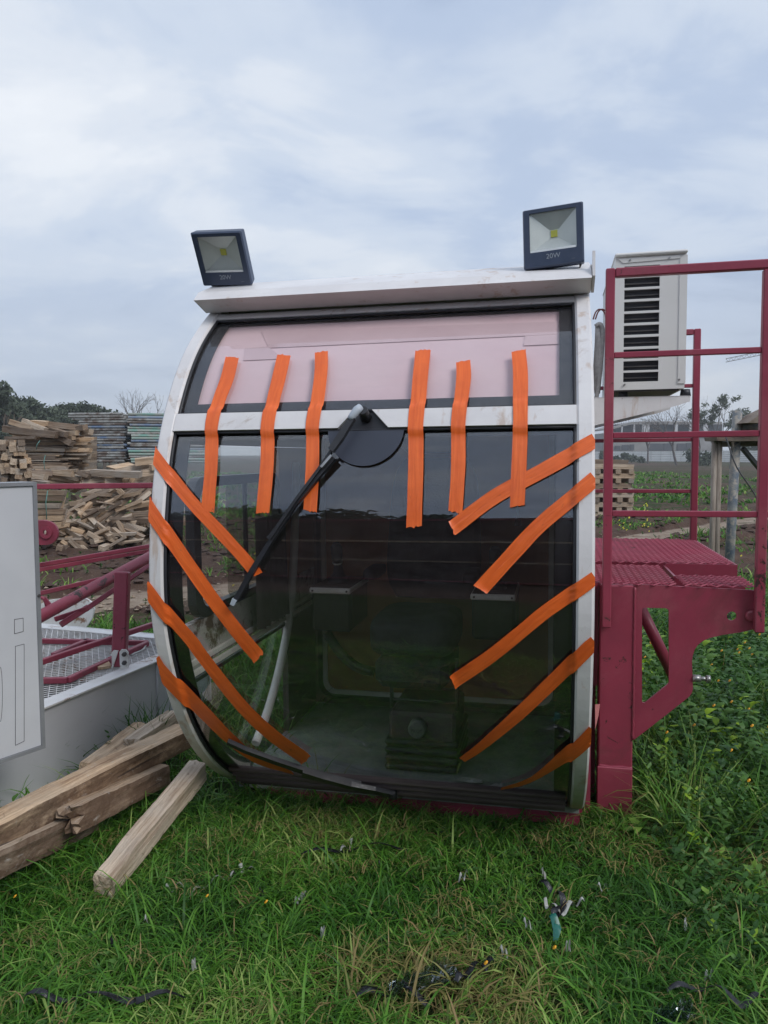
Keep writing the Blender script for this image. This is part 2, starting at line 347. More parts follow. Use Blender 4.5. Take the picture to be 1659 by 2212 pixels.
M['concrete'] = mat('raw_concrete', (.30, .29, .28), (.22, .21, .20), .9, .6)
M['wallwhite'] = mat('white_render', (.55, .55, .56), (.48, .48, .49), .9, .4)
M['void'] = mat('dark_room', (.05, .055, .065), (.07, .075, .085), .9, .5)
M['fencewhite'] = mat('white_sheet_fence', (.86, .85, .82), (.74, .73, .70), .6, .35)
M['board'] = mat('rough_board', (.14, .10, .08), (.25, .20, .16), .95, 8, bump=.6, bscale=25)
def leafmat(name, cols, rough=.55, trans=.25):
    m = bpy.data.materials.new(name); m.use_nodes = True; t = m.node_tree; b = t.nodes['Principled BSDF']
    a = N(t, 'ShaderNodeAttribute', attribute_name='tone')
    c = ramp_(t, a.outputs['Fac'], cols); LK(t, c, b.inputs['Base Color']); b.inputs['Roughness'].default_value = rough
    b.inputs['Specular IOR Level'].default_value = .3
    tl = N(t, 'ShaderNodeBsdfTranslucent'); LK(t, c, tl.inputs[0])
    mx = N(t, 'ShaderNodeMixShader', i_0=trans); o = [n for n in t.nodes if n.type == 'OUTPUT_MATERIAL'][0]
    LK(t, b.outputs[0], mx.inputs[1]); LK(t, tl.outputs[0], mx.inputs[2]); LK(t, mx.outputs[0], o.inputs[0]); return m
M['grass'] = leafmat('grass_blades', [(0, (.34, .24, .11)), (.15, (.27, .26, .08)), (.3, (.026, .095, .013)), (.6, (.062, .19, .021)), (.85, (.14, .32, .038)), (1, (.34, .44, .12))], .5, .28)
M['weed'] = leafmat('weed_leaves', [(0, (.030, .085, .022)), (.5, (.065, .165, .038)), (.85, (.13, .26, .06)), (1, (.32, .50, .04))], .5, .25)
M['tree'] = leafmat('tree_leaves', [(0, (.045, .060, .042)), (.5, (.075, .098, .066)), (1, (.13, .155, .10))], .7, .15)
M['flower'] = mat('yellow_petals', (.80, .38, .01), None, .5)
M['flower_lemon'] = mat('lemon_petals', (.75, .65, .03), None, .5)

# ------------------------------------------------------------------ ground (one sheet, past the horizon)
def nz(x, y, s, z=0.): return noise.noise(Vector((x * s, y * s, z)))
def path_y(x): return 8.1 + .55 * x + .25 * math.sin(x * .7) if x < 1 else 8.65 + 1.0 * (x - 1)
def gh(x, y):
    z = .02 * nz(x, y, .9) + .01 * nz(x, y, 4)
    if y > 4.6:
        k = min(1, (y - 4.6) / 2.)
        d = abs(y - path_y(x)) if -30 < x < 22 else 9
        rough = 0.2 if d < .55 else min(1., .2 + (d - .55) * 2)
        z += k * rough * (.07 * nz(x, y, 1.6, 3) + .05 * abs(nz(x, y, 4.4, 5)) + .03 * nz(x, y, 9, 7))
        if .6 < d < 1.6: z += k * .05 * (1 + nz(x, y, 2.2, 9))
        if y > 30: z *= max(0, 1 - (y - 30) / 40)
    return z
def axis(pts):
    out = []
    for (a, b, s) in pts:
        n = max(1, round((b - a) / s)); out += [a + (b - a) * i / n for i in range(n)]
    return out + [pts[-1][1]]
xs = axis([(-900, -100, 100), (-100, -20, 8), (-20, -7, .6), (-7, 9, .085), (9, 20, .5), (20, 100, 8), (100, 900, 100)])
ys = axis([(-900, -100, 100), (-100, -10, 10), (-10, 1, 1.), (1, 5, .16), (5, 18, .075), (18, 35, .35), (35, 100, 4), (100, 1500, 100)])
G = [[(x, y, gh(x, y) if -25 < x < 25 and -10 < y < 70 else 0.) for x in xs] for y in ys]
g = MB(); g.grid(G, smooth=True)
gm = bpy.data.materials.new('ground_soil'); gm.use_nodes = True; t = gm.node_tree; b = t.nodes['Principled BSDF']; b.inputs['Roughness'].default_value = .95; b.inputs['Specular IOR Level'].default_value = .15
geo = N(t, 'ShaderNodeNewGeometry').outputs['Position']
a = N(t, 'ShaderNodeAttribute', attribute_name='cover'); sp = N(t, 'ShaderNodeSeparateColor'); LK(t, a.outputs['Color'], sp.inputs[0])
soil = mix_(t, ramp_(t, noise_(t, geo, 2.2, 8, .65, .3), [(.35, 0.), (.68, 1.)]), (.062, .036, .028), (.125, .082, .060))
soil = mix_(t, ramp_(t, noise_(t, geo, 26, 5, .7), [(.58, 0.), (.72, 1.)]), soil, (.22, .17, .13))
pathc = mix_(t, ramp_(t, noise_(t, geo, 3.5, 9, .7), [(.35, 0.), (.65, 1.)]), (.20, .145, .105), (.37, .30, .235))
base = mix_(t, ramp_(t, math_(t, 'ADD', sp.outputs[0], math_(t, 'MULTIPLY', math_(t, 'SUBTRACT', noise_(t, geo, 3, 6, .7), .5), .9)), [(.42, 0.), (.58, 1.)]), soil, pathc)
grs = mix_(t, noise_(t, geo, 12, 6, .7), (.018, .030, .010), (.05, .075, .02))
base = mix_(t, ramp_(t, math_(t, 'ADD', sp.outputs[1], math_(t, 'MULTIPLY', math_(t, 'SUBTRACT', noise_(t, geo, 1.7, 7, .75), .5), 1.1)), [(.45, 0.), (.6, 1.)]), base, grs)
LK(t, base, b.inputs['Base Color'])
bn = N(t, 'ShaderNodeBump'); bn.inputs['Strength'].default_value = .8; bn.inputs['Distance'].default_value = .03; LK(t, noise_(t, geo, 22, 8, .7), bn.inputs['Height']); LK(t, bn.outputs[0], b.inputs['Normal'])
ground = g.build('ground', gm, kind='structure')
def cover(x, y):
    p = max(0, 1.35 - abs(y - path_y(x)) / .55) if (y > 6 and -30 < x < 22) else 0
    if y < -1.5: gr = .22
    elif y < 5.2: gr = 1.
    elif y < 6.2: gr = .75 - (y - 5.2) * .35
    else: gr = (.27 if y < 14 else .40) + .14 * (y > path_y(x) + 3.2) * (nz(x, y, .35, 2) > -.1)
    if x > 2.2 and y < 8: gr = .9
    return min(p, 1.), gr
ca = ground.data.color_attributes.new('cover', 'FLOAT_COLOR', 'POINT')
cv = np.ones((len(ground.data.vertices), 4), np.float32); k = 0
for y in ys:
    for x in xs: cv[k, :2] = cover(x, y); cv[k, 2] = 0; k += 1
ca.data.foreach_set('color', cv.ravel())

# ------------------------------------------------------------------ haze
HZ = .0012
m = MB(); m.box((0, 60, 14), (1600, 0, 0), (0, 900, 0), (0, 0, 30.6)); hm = bpy.data.materials.new('haze_air'); hm.use_nodes = True; t = hm.node_tree; t.nodes.clear()
pvn = N(t, 'ShaderNodeVolumePrincipled'); pvn.inputs['Color'].default_value = (.86, .90, .95, 1); pvn.inputs['Density'].default_value = HZ; pvn.inputs['Anisotropy'].default_value = 0.
LK(t, pvn.outputs[0], N(t, 'ShaderNodeOutputMaterial').inputs['Volume']); m.build('haze', hm, kind='stuff')
# ------------------------------------------------------------------ operator cab
P0 = [(.50, .515), (.435, .473), (.305, .378), (.205, .272), (.125, .149), (.062, .018), (.022, -.135), (.002, -.265), (-.006, -.40), (.008, -.519), (.048, -.648), (.092, -.752), (.151, -.855), (.228, -.955), (.321, -1.044), (.440, -1.135), (.555, -1.197), (.60, -1.212)]
def catmull(P, k=6):
    P = [np.array(p, float) for p in P]; Q = [2 * P[0] - P[1]] + P + [2 * P[-1] - P[-2]]; out = []
    for i in range(1, len(Q) - 2):
        for j in range(k):
            t_ = j / k; a, b_, c, d = Q[i - 1], Q[i], Q[i + 1], Q[i + 2]
            out.append(.5 * ((2 * b_) + (-a + c) * t_ + (2 * a - 5 * b_ + 4 * c - d) * t_ ** 2 + (-a + 3 * b_ - 3 * c + d) * t_ ** 3))
    return np.array(out + [P[-1]])
PR = catmull(P0, 6)
for _ in range(14):
    PR[1:-1] = .25 * PR[:-2] + .5 * PR[1:-1] + .25 * PR[2:]
SL = np.concatenate([[0], np.cumsum(np.linalg.norm(np.diff(PR, axis=0), axis=1))])
TG = np.gradient(PR, axis=0); TG /= np.linalg.norm(TG, axis=1)[:, None]
NR = np.stack([TG[:, 1], -TG[:, 0]], 1)        # outward (towards the front)
def surf(u, s, off=0.):
    v = np.interp(s, SL, PR[:, 0]); w = np.interp(s, SL, PR[:, 1]); nv = np.interp(s, SL, NR[:, 0]); nw = np.interp(s, SL, NR[:, 1])
    L = math.hypot(nv, nw); return cab(u, v + nv / L * off, w + nw / L * off)
def hit(px, py):     # photo point -> (u, s) on the curved front
    a = toc(EYE); d = ray(px, py); d = np.array([d @ U_, d @ V_, d @ N_]); best = None
    for i in range(len(PR) - 1):
        p, q = PR[i], PR[i + 1]; e = q - p
        det = d[1] * (-e[1]) + e[0] * d[2]
        if abs(det) < 1e-12: continue
        r = p - a[1:]; t_ = (r[0] * (-e[1]) + e[0] * r[1]) / det; k_ = (d[1] * r[1] - d[2] * r[0]) / det
        if t_ > 0 and -1e-6 <= k_ <= 1 + 1e-6 and (best is None or t_ < best[0]): best = (t_, a[0] + d[0] * t_, SL[i] + k_ * (SL[i + 1] - SL[i]))
    if best is None:
        q = toc(EYE) + d * ((.60 - a[1]) / d[1]); return q[0], SL[-1]
    return best[1], best[2]
def patch(mb, poly_rows, off, th):
    """poly_rows: rows (s, u0, u1); a shell following the curved front between off and off-th"""
    A = [[surf(u0, s, off), surf(u1, s, off)] for s, u0, u1 in poly_rows]; B = [[surf(u0, s, off - th), surf(u1, s, off - th)] for s, u0, u1 in poly_rows]
    ring = [[a_[0], a_[1], b_[1], b_[0]] for a_, b_ in zip(A, B)]
    mb.grid(A, smooth=True, flip=False); mb.grid(B, smooth=True, flip=True)
    mb.grid([[a_[1], b_[1]] for a_, b_ in zip(A, B)], smooth=False, flip=False); mb.grid([[a_[0], b_[0]] for a_, b_ in zip(A, B)], smooth=False, flip=True)
    for r_, fl in ((ring[0], False), (ring[-1], True)): mb.add(r_, [(0, 1, 2, 3) if fl else (3, 2, 1, 0)])
    return mb
def srange(s0, s1, n=24): return [s0 + (s1 - s0) * i / n for i in range(n + 1)]
BW = .045
sTop = hit(860, 657)[1]; sUw0 = hit(860, 668)[1]; sUw1 = hit(860, 883)[1]; sLw0 = hit(860, 922)[1]; sBot = SL[-1]
CAB = thing('operator_cab', cab(W / 2, .9, -1.27), 'white crane operator cab with curved tinted front glass crossed by orange tape strips', 'crane cab')
# side frames
for u0 in (0, W - BW):
    m = MB(); rows = []
    for s in srange(0, sBot, 60):
        q = [surf(u, s, o) for u, o in ((u0 + .006, 0), (u0 + BW - .006, 0), (u0 + BW, -.006), (u0 + BW, -.06), (u0, -.06), (u0, -.006))]; rows.append(q)
    m.grid(rows, closed=True, smooth=False); m.add(rows[0], [(5, 4, 3, 2, 1, 0)]); m.add(rows[-1], [(0, 1, 2, 3, 4, 5)])
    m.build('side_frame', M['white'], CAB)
m = MB(); patch(m, [(s, BW, W - BW) for s in srange(sTop, sUw0, 3)], -.004, .04); m.build('top_rail', M['white'], CAB)
# cross bar with its notch
nl0, nl1 = hit(766, 888), hit(729, 928); nr0, nr1 = hit(803, 888), hit(838, 926)
m = MB(); rows = []
for s in srange(sUw1, sLw0, 6):
    k = (s - sUw1) / (sLw0 - sUw1); rows.append((s, BW, nl0[0] + (nl1[0] - nl0[0]) * k))
patch(m, rows, 0., .035)
rows = [(s, nr0[0] + (nr1[0] - nr0[0]) * (s - sUw1) / (sLw0 - sUw1), W - BW) for s in srange(sUw1, sLw0, 6)]
patch(m, rows, 0., .035); m.build('crossbar', M['white'], CAB)
m = MB(); rows = [(s, nl0[0] + (nl1[0] - nl0[0]) * (s - sUw1) / (sLw0 - sUw1), nr0[0] + (nr1[0] - nr0[0]) * (s - sUw1) / (sLw0 - sUw1)) for s in srange(sUw1, sLw0, 4)]
patch(m, rows, -.014, .02); m.build('wiper_mount_plate', M['rubber'], CAB)
# roof gutter beam
rl = [(.43, .478), (.338, .503), (.375, .535), (.47, .572), (.56, .600), (.60, .58), (.50, .515)]
m = MB(); m.prism([cab(.0, a_, b_) for a_, b_ in rl], U_ * (W + .002)); m.build('roof_gutter', M['white'], CAB)
m = MB(); m.prism([cab(W + .004, a_, b_) for a_, b_ in ((.43, .478), (.345, .51), (.36, .585), (.372, .585), (.378, .55), (.58, .596), (.60, .58), (.50, .515))], U_ * .008); m.build('gutter_end_flange', M['white'], CAB)
m = MB(); m.cbox(0, W, .58, 1.53, .565, .592); m.build('roof_panel', M['white'], CAB)
m = MB(); m.cbox(.02, W - .02, .50, 1.50, .50, .52); m.build('ceiling', M['ceiling'], CAB)
# glazing
def pane(name, s0, s1, material, off=-.012, n=40):
    m = MB(); patch(m, [(s, BW, W - BW) for s in srange(s0, s1, n)], off, .006); return m.build(name, material, CAB)
up = pane('upper_windscreen', sUw0, sUw1, M['glass_top']); lo_ = pane('windscreen', sLw0, sBot, M['glass'], n=70)
def border(mb, s0, s1, wl, wr, wt, wb, off=-.0195, th=.003):
    a0, a1 = BW, W - BW
    patch(mb, [(s, a0, a0 + wl) for s in srange(s0, s1, 50)], off, th); patch(mb, [(s, a1 - wr, a1) for s in srange(s0, s1, 50)], off, th)
    if wt: patch(mb, [(s, a0 + wl, a1 - wr) for s in srange(s0, s0 + wt, 3)], off, th)
    if wb: patch(mb, [(s, a0 + wl, a1 - wr) for s in srange(s1 - wb, s1, 3)], off, th)
    return mb
uT, uB = hit(860, 672)[1] - sUw0, sUw1 - hit(860, 854)[1]
border(MB(), sUw0, sUw1, .05, .045, uT, uB).build('window_border', M['rubber'], up)
border(MB(), sLw0, sBot, .052, .052, hit(860, 938)[1] - sLw0, 0).build('window_border', M['ceramic'], lo_)
# proud rubber gaskets round both panes
def gasket(s0, s1, par):
    m = MB()
    for u in (BW + .004, W - BW - .004): m.tube([surf(u, s, -.011) for s in srange(s0, s1, 50)], .005, 6)
    for s in (s0 + .004, s1 - .004): m.tube([surf(u, s, -.011) for u in np.linspace(BW, W - BW, 12)], .005, 6)
    m.build('gasket', M['rubber'], par)
gasket(sUw0, sUw1, up); gasket(sLw0, sBot, lo_)
# pink sheet and brown film strips behind the upper pane
m = MB(); G = []
for i, s in enumerate(srange(sUw0 + .004, sUw1 - .004, 24)):
    G.append([surf(u, s, -.030 + .0015 * nz(u * 3, s * 9, 1.7, 4)) for u in np.linspace(BW + .01, W - BW - .01, 60)])
G2 = [[surf(u, s, -.034) for u in np.linspace(BW + .01, W - BW - .01, 60)] for s in srange(sUw0 + .004, sUw1 - .004, 24)]
m.grid(G, smooth=True); m.grid(G2, smooth=True, flip=True); m.build('sun_sheet', M['pink'], CAB)
for q in ([(524, 737), (575, 733), (607, 760), (520, 764)], [(560, 700), (1218, 676), (1218, 704), (575, 736)], [(1135, 700), (1216, 697), (1214, 726), (1130, 730)], [(1214, 720), (1221, 720), (1221, 850), (1213, 850)]):
    H = [hit(*p_) for p_ in q]; m = MB(); m.hexa([surf(a_, b_, -.0278) for a_, b_ in H] + [surf(a_, b_, -.0272) for a_, b_ in H])
    m.build('film_strip', M['brown_film'], CAB)
# dark disc behind the glass under the wiper
cu, cs = hit(789, 924); ru = hit(872, 924)[0] - cu; rs_ = hit(790, 1005)[1] - cs
pts = [(cu + ru * math.cos(a_), cs + rs_ * math.sin(a_)) for a_ in np.linspace(0, math.pi, 28)]
m = MB(); n_ = len(pts); A_ = [surf(a_, b_, -.007) for a_, b_ in pts]; B_ = [surf(a_, b_, -.0115) for a_, b_ in pts]
m.add([surf(cu, cs, -.007)] + A_ + B_, [(0, i + 1, i + 2)[::-1] for i in range(n_ - 1)] + [(i + 1, i + 1 + n_, i + 2 + n_, i + 2) for i in range(n_ - 1)])
m.build('wiper_splash_disc', M['disc'], CAB)
# wipers (points follow the glass)
def offp(px, py, off): a_, b_ = hit(px, py); return surf(a_, b_, off)
wp = MB(); wp.tube([offp(789, 899, -.01), offp(789, 899, .035)], [.017, .013], 14); WIP = wp.build('wiper', M['plastic'], CAB)
wp = MB(); wp.tube([offp(785, 893, .035), offp(778, 900, .038), offp(766, 914, .036), offp(762, 918, .034)], [.011, .0125, .0105, .009], 12); wp.build('arm_cap', M['cap'], WIP)
def strip(mb, pts, w, off0, off1, wob=None):
    """flat bar following pixel path; w in photo units (list or number)"""
    ws = w if hasattr(w, '__len__') else [w] * len(pts); L1, L2 = [], []
    for i, (x, y) in enumerate(pts):
        x0, y0 = pts[max(i - 1, 0)]; x1, y1 = pts[min(i + 1, len(pts) - 1)]; dx, dy = x1 - x0, y1 - y0; l = math.hypot(dx, dy); nx, ny = -dy / l, dx / l
        a_, b_ = hit(x - nx * ws[i] / 2, y - ny * ws[i] / 2), hit(x + nx * ws[i] / 2, y + ny * ws[i] / 2)
        L1.append(a_); L2.append(b_)
    rows = [[surf(*a_, off0), surf(*b_, off0), surf(*b_, off1), surf(*a_, off1)] for a_, b_ in zip(L1, L2)]
    mb.grid(rows, closed=True, smooth=False); mb.add(rows[0], [(0, 1, 2, 3)]); mb.add(rows[-1], [(3, 2, 1, 0)]); return mb
strip(MB(), [(768, 914), (742, 954), (722, 982)], [12, 14, 12], .024, .040).build('arm', M['plastic'], WIP)
strip(MB(), [(722, 990), (700, 1015)], [5, 5], .024, .031).build('spring', M['steel'], WIP)
strip(MB(), [(719, 980), (693, 1018), (644, 1082), (604, 1140), (586, 1164)], [6, 6, 6, 7, 9], .014, .024).build('blade_holder', M['plastic'], WIP)
strip(MB(), [(724, 992), (690, 1030), (640, 1092), (590, 1165), (548, 1232), (510, 1298)], [8, 8, 7, 9, 11, 10], -.002, .016).build('blade', M['rubber'], WIP)
strip(MB(), [(512, 1292), (506, 1304)], [11, 9], -.002, .018).build('blade_tip', M['cap'], WIP)
m = MB(); m.tube([offp(850, 1706, -.01), offp(850, 1706, .03)], .014, 12); WIP2 = m.build('wiper', M['plastic'], CAB)
strip(MB(), [(850, 1708), (812, 1698), (760, 1688), (700, 1672), (655, 1660)], [11, 9, 8, 8, 12], .008, .022).build('arm', M['plastic'], WIP2)
strip(MB(), [(780, 1693), (720, 1680), (655, 1662), (590, 1640), (530, 1618), (492, 1600)], [6, 8, 9, 8, 7, 6], -.004, .010).build('blade', M['rubber'], WIP2)
# orange tape
TAPES = [
 ([(500, 767), (488, 815), (470, 864), (457, 925), (453, 1013), (449, 1060), (446, 1104)], 28),
 ([(612, 763), (600, 815), (588, 864), (578, 925), (574, 1010), (565, 1108)], 29),
 ([(693, 756), (692, 800), (684, 864), (675, 925), (673, 1010), (668, 1103)], 29),
 ([(913, 752), (907, 810), (903, 860), (898, 920), (897, 1010), (893, 1138)], 33),
 ([(1000, 776), (1001, 810), (996, 858), (990, 918), (989, 1010), (983, 1105)], 31),
 ([(1120, 753), (1124, 800), (1124, 858), (1124, 918), (1121, 1000), (1117, 1093)], 32),
 ([(324, 972), (340, 993), (409, 1081), (488, 1166), (530, 1213), (553, 1243)], 27),
 ([(312, 1082), (330, 1110), (377, 1180), (450, 1286), (511, 1368), (558, 1424)], 30),
 ([(312, 1264), (330, 1288), (360, 1328), (412, 1388), (431, 1415), (516, 1524), (584, 1590), (660, 1645)], 27),
 ([(330, 1425), (345, 1447), (383, 1487), (454, 1560), (493, 1599), (552, 1645), (632, 1676)], [34, 30, 29, 26, 22, 15, 5]),
 ([(1286, 952), (1240, 977), (1170, 1016), (1068, 1072), (976, 1141)], 32),
 ([(1286, 1034), (1240, 1072), (1165, 1135), (1095, 1210), (1037, 1274)], 33),
 ([(1286, 1248), (1240, 1280), (1175, 1326), (1120, 1372), (1054, 1425), (978, 1477)], 30),
 ([(1286, 1387), (1266, 1404), (1203, 1467), (1119, 1548), (1038, 1618), (997, 1647)], [31, 31, 30, 28, 22, 14]),
 ([(1284, 1578), (1266, 1597), (1233, 1627), (1169, 1676), (1129, 1697), (1083, 1709)], [32, 30, 26, 15, 9, 5])]
def resample(pts, step=9):
    C = catmull(pts, 12); L = np.concatenate([[0], np.cumsum(np.linalg.norm(np.diff(C, axis=0), axis=1))]); n = max(6, int(L[-1] / step))
    q = np.linspace(0, L[-1], n); return np.stack([np.interp(q, L, C[:, 0]), np.interp(q, L, C[:, 1])], 1), q / L[-1], L[-1]
def on_frame(u, s): return u < BW + .007 or u > W - BW - .007 or sUw1 - .014 < s < sLw0 + .014
for ti, (pts, w) in enumerate(TAPES):
    C, q, Lp = resample(pts, 7)
    if hasattr(w, '__len__'): ws = np.interp(q, np.linspace(0, 1, len(w)), w)
    else: ws = np.full(len(C), float(w)) + np.array([1.5 * nz(k * .12, ti * 3.3, 1) for k in range(len(C))])
    T = np.gradient(C, axis=0); T /= np.linalg.norm(T, axis=1)[:, None]; rows, uv = [], []
    na = 9
    for i in range(len(C)):
        row = []
        for j in range(na):
            k = j / (na - 1) - .5; sl = 0
            if i == len(C) - 1: sl = 5 * nz(j * .7, ti, 2) + (j - na / 2) * (.7 if ti % 2 else -.7)
            if i == 0 and ti < 6: sl = 3 * nz(j * .7, ti, 5) + (j - na / 2) * .5
            p = C[i] + np.array([-T[i][1], T[i][0]]) * k * ws[i] + T[i] * sl
            u, s = hit(*p); u = min(max(u, -.0015), W + .0015)
            row.append((u, s)); uv.append((q[i] * Lp / 660., j / (na - 1) * ws[i] / 660.))
        rows.append(row)
    H = np.array([[.0025 if on_frame(*c) else -.0085 for c in r] for r in rows])
    for _ in range(2): H[1:-1] = .25 * H[:-2] + .5 * H[1:-1] + .25 * H[2:]
    H = np.maximum(H, np.array([[.002 if on_frame(*c) else -.0095 for c in r] for r in rows]))
    H += (ti % 3) * .0006 + np.array([[.0016 * abs(nz(i * .45 + j * .25, j * 1.1, 1, ti)) for j in range(na)] for i in range(len(C))])
    if ti in (6, 7, 8, 10, 11, 12): H[-1] += .004
    m = MB(); top = [[surf(*rows[i][j], H[i][j]) for j in range(na)] for i in range(len(C))]; bot = [[surf(*rows[i][j], H[i][j] - .0007) for j in range(na)] for i in range(len(C))]
    m.grid(top, smooth=True); m.grid(bot, smooth=True, flip=True); m.uv = uv + uv
    m.build('tape_strip', M['tape'], CAB)
# tape ends folded round the outer edges of the side frames
for (pts, uu, du) in (([(334, 965), (329, 1000)], 0, -1), ([(319, 1072), (318, 1116)], 0, -1), ([(318, 1256), (319, 1298)], 0, -1)):
    s0, s1 = hit(*pts[0])[1], hit(*pts[1])[1]; m = MB(); m.add([surf(-.0018, s0, .002), surf(-.0018, s1, .002), surf(-.0018, s1 + .02, -.05), surf(-.0018, s0 + .02, -.05)], [(0, 1, 2, 3), (3, 2, 1, 0)])
    m.uv = [(0, 0), (0, .05), (.1, .05), (.1, 0)]; m.build('tape_end', M['tape'], CAB)
# floor, sills, base
m = MB(); m.cbox(.012, W - .012, .585, 1.50, -1.235, -1.205); m.build('floor', M['int_floor'], CAB)
m = MB(); m.tube([surf(u, sBot, -.006) for u in np.linspace(.02, W - .02, 12)], .008, 6); m.build('bottom_sill', M['cream'], CAB)
m = MB()
for k, (v, w) in enumerate(((.40, -1.085), (.43, -1.115), (.46, -1.145), (.50, -1.17))): m.tube([cab(.06, v, w), cab(W - .06, v, w)], .012, 8)
m.build('front_ribs', M['int_dark'], CAB)
# back wall with brown board and its frame
m = MB(); m.cbox(0, W, 1.50, 1.53, -1.24, .6); BWALL = m.build('back_wall', M['int_dark'], CAB)
bl = onV(700, 1496, 1.49); m = MB(); fr = []
x0, x1, y0, y1, rr = bl[0], W - .10, bl[1], .30, .06
def rrect(x0, x1, y0, y1, r, n=5):
    out = []
    for cx_, cy_, a0 in ((x1 - r, y1 - r, 0), (x0 + r, y1 - r, 90), (x0 + r, y0 + r, 180), (x1 - r, y0 + r, 270)):
        out += [(cx_ + r * math.cos(R(a0 + 90 * i / n)), cy_ + r * math.sin(R(a0 + 90 * i / n))) for i in range(n + 1)]
    return out
def ring(mb, outer, inner, v0, th, mp):
    n = len(outer); rows = [[mp(*outer[i], v0), mp(*inner[i], v0), mp(*inner[i], v0 + th), mp(*outer[i], v0 + th)] for i in range(n)]
    rows.append(rows[0]); mb.grid(rows, closed=True, smooth=False); return mb
cv_ = lambda a_, b_, v: cab(a_, v, b_)
ring(MB(), rrect(x0, x1, y0, y1, rr), rrect(x0 + .022, x1 - .022, y0 + .022, y1 - .022, rr - .01), 1.478, .02, cv_).build('window_frame', M['cream'], BWALL)
ring(MB(), rrect(x0 - .025, x1 + .025, y0 - .025, y1 + .025, rr + .02), rrect(x0 - .002, x1 + .002, y0 - .002, y1 + .002, rr), 1.483, .015, cv_).build('window_gasket', M['rubber'], BWALL)
m = MB(); m.cbox(x0 + .02, x1 - .02, 1.488, 1.497, y0 + .02, y1 - .02); m.build('plywood_board', M['int_panel'], BWALL)
# right wall (solid)
def sidepoly(s0, s1, vend, wtop=None, off=-.055, n=30):
    P = [surf(0, s, off) for s in srange(s0, s1, n)]; return [toc(p)[1:] for p in P]
pr = sidepoly(0, sBot, 1.5); poly = [tuple(p) for p in pr] + [(1.50, -1.21), (1.50, .58), (.56, .58)]
m = MB(); m.prism([cab(W - .018, a_, b_) for a_, b_ in poly], U_ * .018); RW = m.build('side_wall', M['int_dark'], CAB)
m = MB(); m.prism([cab(W + .001, a_, b_) for a_, b_ in poly], U_ * .003); m.build('side_wall_skin', M['white'], CAB)
# left wall: panels and windows, positions read on the plane u = .02
UL = .02
w_head = onU(480, 962, UL)[1]; w_bar1 = onU(480, 1026, UL)[1]; w_bar0 = onU(480, 1048, UL)[1]
v0w, w_s = onU(430, 1318, UL); v1w = onU(548, 1296, UL)[0]; w_sill = onU(424, 1341, UL)[1]; w_low = onU(412, 1445, UL)[1]
v_pil = onU(600, 1150, UL)[0]; v_in = onU(407, 1150, UL)[0]
def pv(s_w):   # v of the inner edge of the front frame at height w
    ww = np.array([p[1] for p in pr]); vv = np.array([p[0] for p in pr]); o = np.argsort(ww); return float(np.interp(s_w, ww[o], vv[o]))
def band(name, wa, wb, vb, material, u0=.004, u1=.03, par=CAB, n=10, va=None):
    P = [(pv(wa + (wb - wa) * i / n) if va is None else va, wa + (wb - wa) * i / n) for i in range(n + 1)] + [(vb, wb), (vb, wa)]
    m = MB(); m.prism([cab(u0, a_, b_) for a_, b_ in P], U_ * (u1 - u0)); return m.build(name, material, par)
SW = band('side_panel', w_low, w_sill, 1.49, M['int_grey'])
band('side_header', w_head, .50, 1.49, M['ceiling'])
band('rear_side_panel', w_sill + .002, w_head - .002, 1.49, M['int_panel'], va=v_pil)
band('lower_side_glass', -1.20, w_low - .002, onU(600, 1450, UL)[0] + .1, M['glass_side'], .012, .018)
band('rear_lower_panel', -1.204, w_low - .002, 1.49, M['int_dark'], va=onU(600, 1450, UL)[0] + .102)
for dw in (0, .035): m = MB(); m.bar(cab(.036, pv(w_low) + .02, w_low - .012 + dw), cab(.036, 1.45, w_low - .012 + dw), .012, .018); m.build('side_rail', M['cream'], SW)
m = MB(); m.bar(cab(.036, pv(w_low - .05) + .02, w_low - .035), cab(.036, 1.2, w_low - .035), .014, .014); m.build('side_rail', M['rubber'], SW)
SG = band('upper_side_glass', w_bar1, w_head - .003, v_pil - .002, M['glass_side'], .012, .018)
SF = MB(); vA = onU(411, 1150, UL)[0]
cu_ = lambda a_, b_, u: cab(u, a_, b_)
ring(SF, rrect(vA, v_pil - .004, w_sill + .004, w_bar1 - .002, .07), rrect(v0w, v_pil - .03, w_s + .004, w_bar0, .05), .004, .03, cu_)
SF = SF.build('sliding_window', M['rubber'], CAB)
m = MB(); vs_ = onU(495, 1200, UL)[0]
m.prism([cab(.012, a_, b_) for a_, b_ in rrect(vs_, v_pil - .02, w_s, w_bar0 + .005, .03)], U_ * .006); m.build('sliding_pane', M['glass_side_dark'], SF)
m = MB(); m.bar(cab(.026, vs_ + .14, w_s), cab(.026, vs_ + .14, w_bar0), .02, .012, up=U_); m.build('pane_stile', M['rubber'], SF)
# dark edging between front frame and sliding window
m = MB(); G = [[cab(.034, pv(w), w), cab(.034, pv(w) + .05, w)] for w in np.linspace(-1.19, w_head, 30)]
G2 = [[cab(.028, pv(w), w), cab(.028, pv(w) + .05, w)] for w in np.linspace(-1.19, w_head, 30)]
m.grid(G, smooth=False); m.grid(G2, smooth=False, flip=True); m.build('edge_trim', M['ceramic'], CAB)
# curved pillar
pp = [onU(x, y, .05) for x, y in ((640, 1000), (638, 1107), (634, 1220), (624, 1340), (600, 1458), (575, 1545), (552, 1606))]
m = MB(); C = catmull(pp, 4); m.tube([cab(.05, a_, b_) for a_, b_ in C], .017, 8); m.build('curved_pillar', M['cream'], CAB)
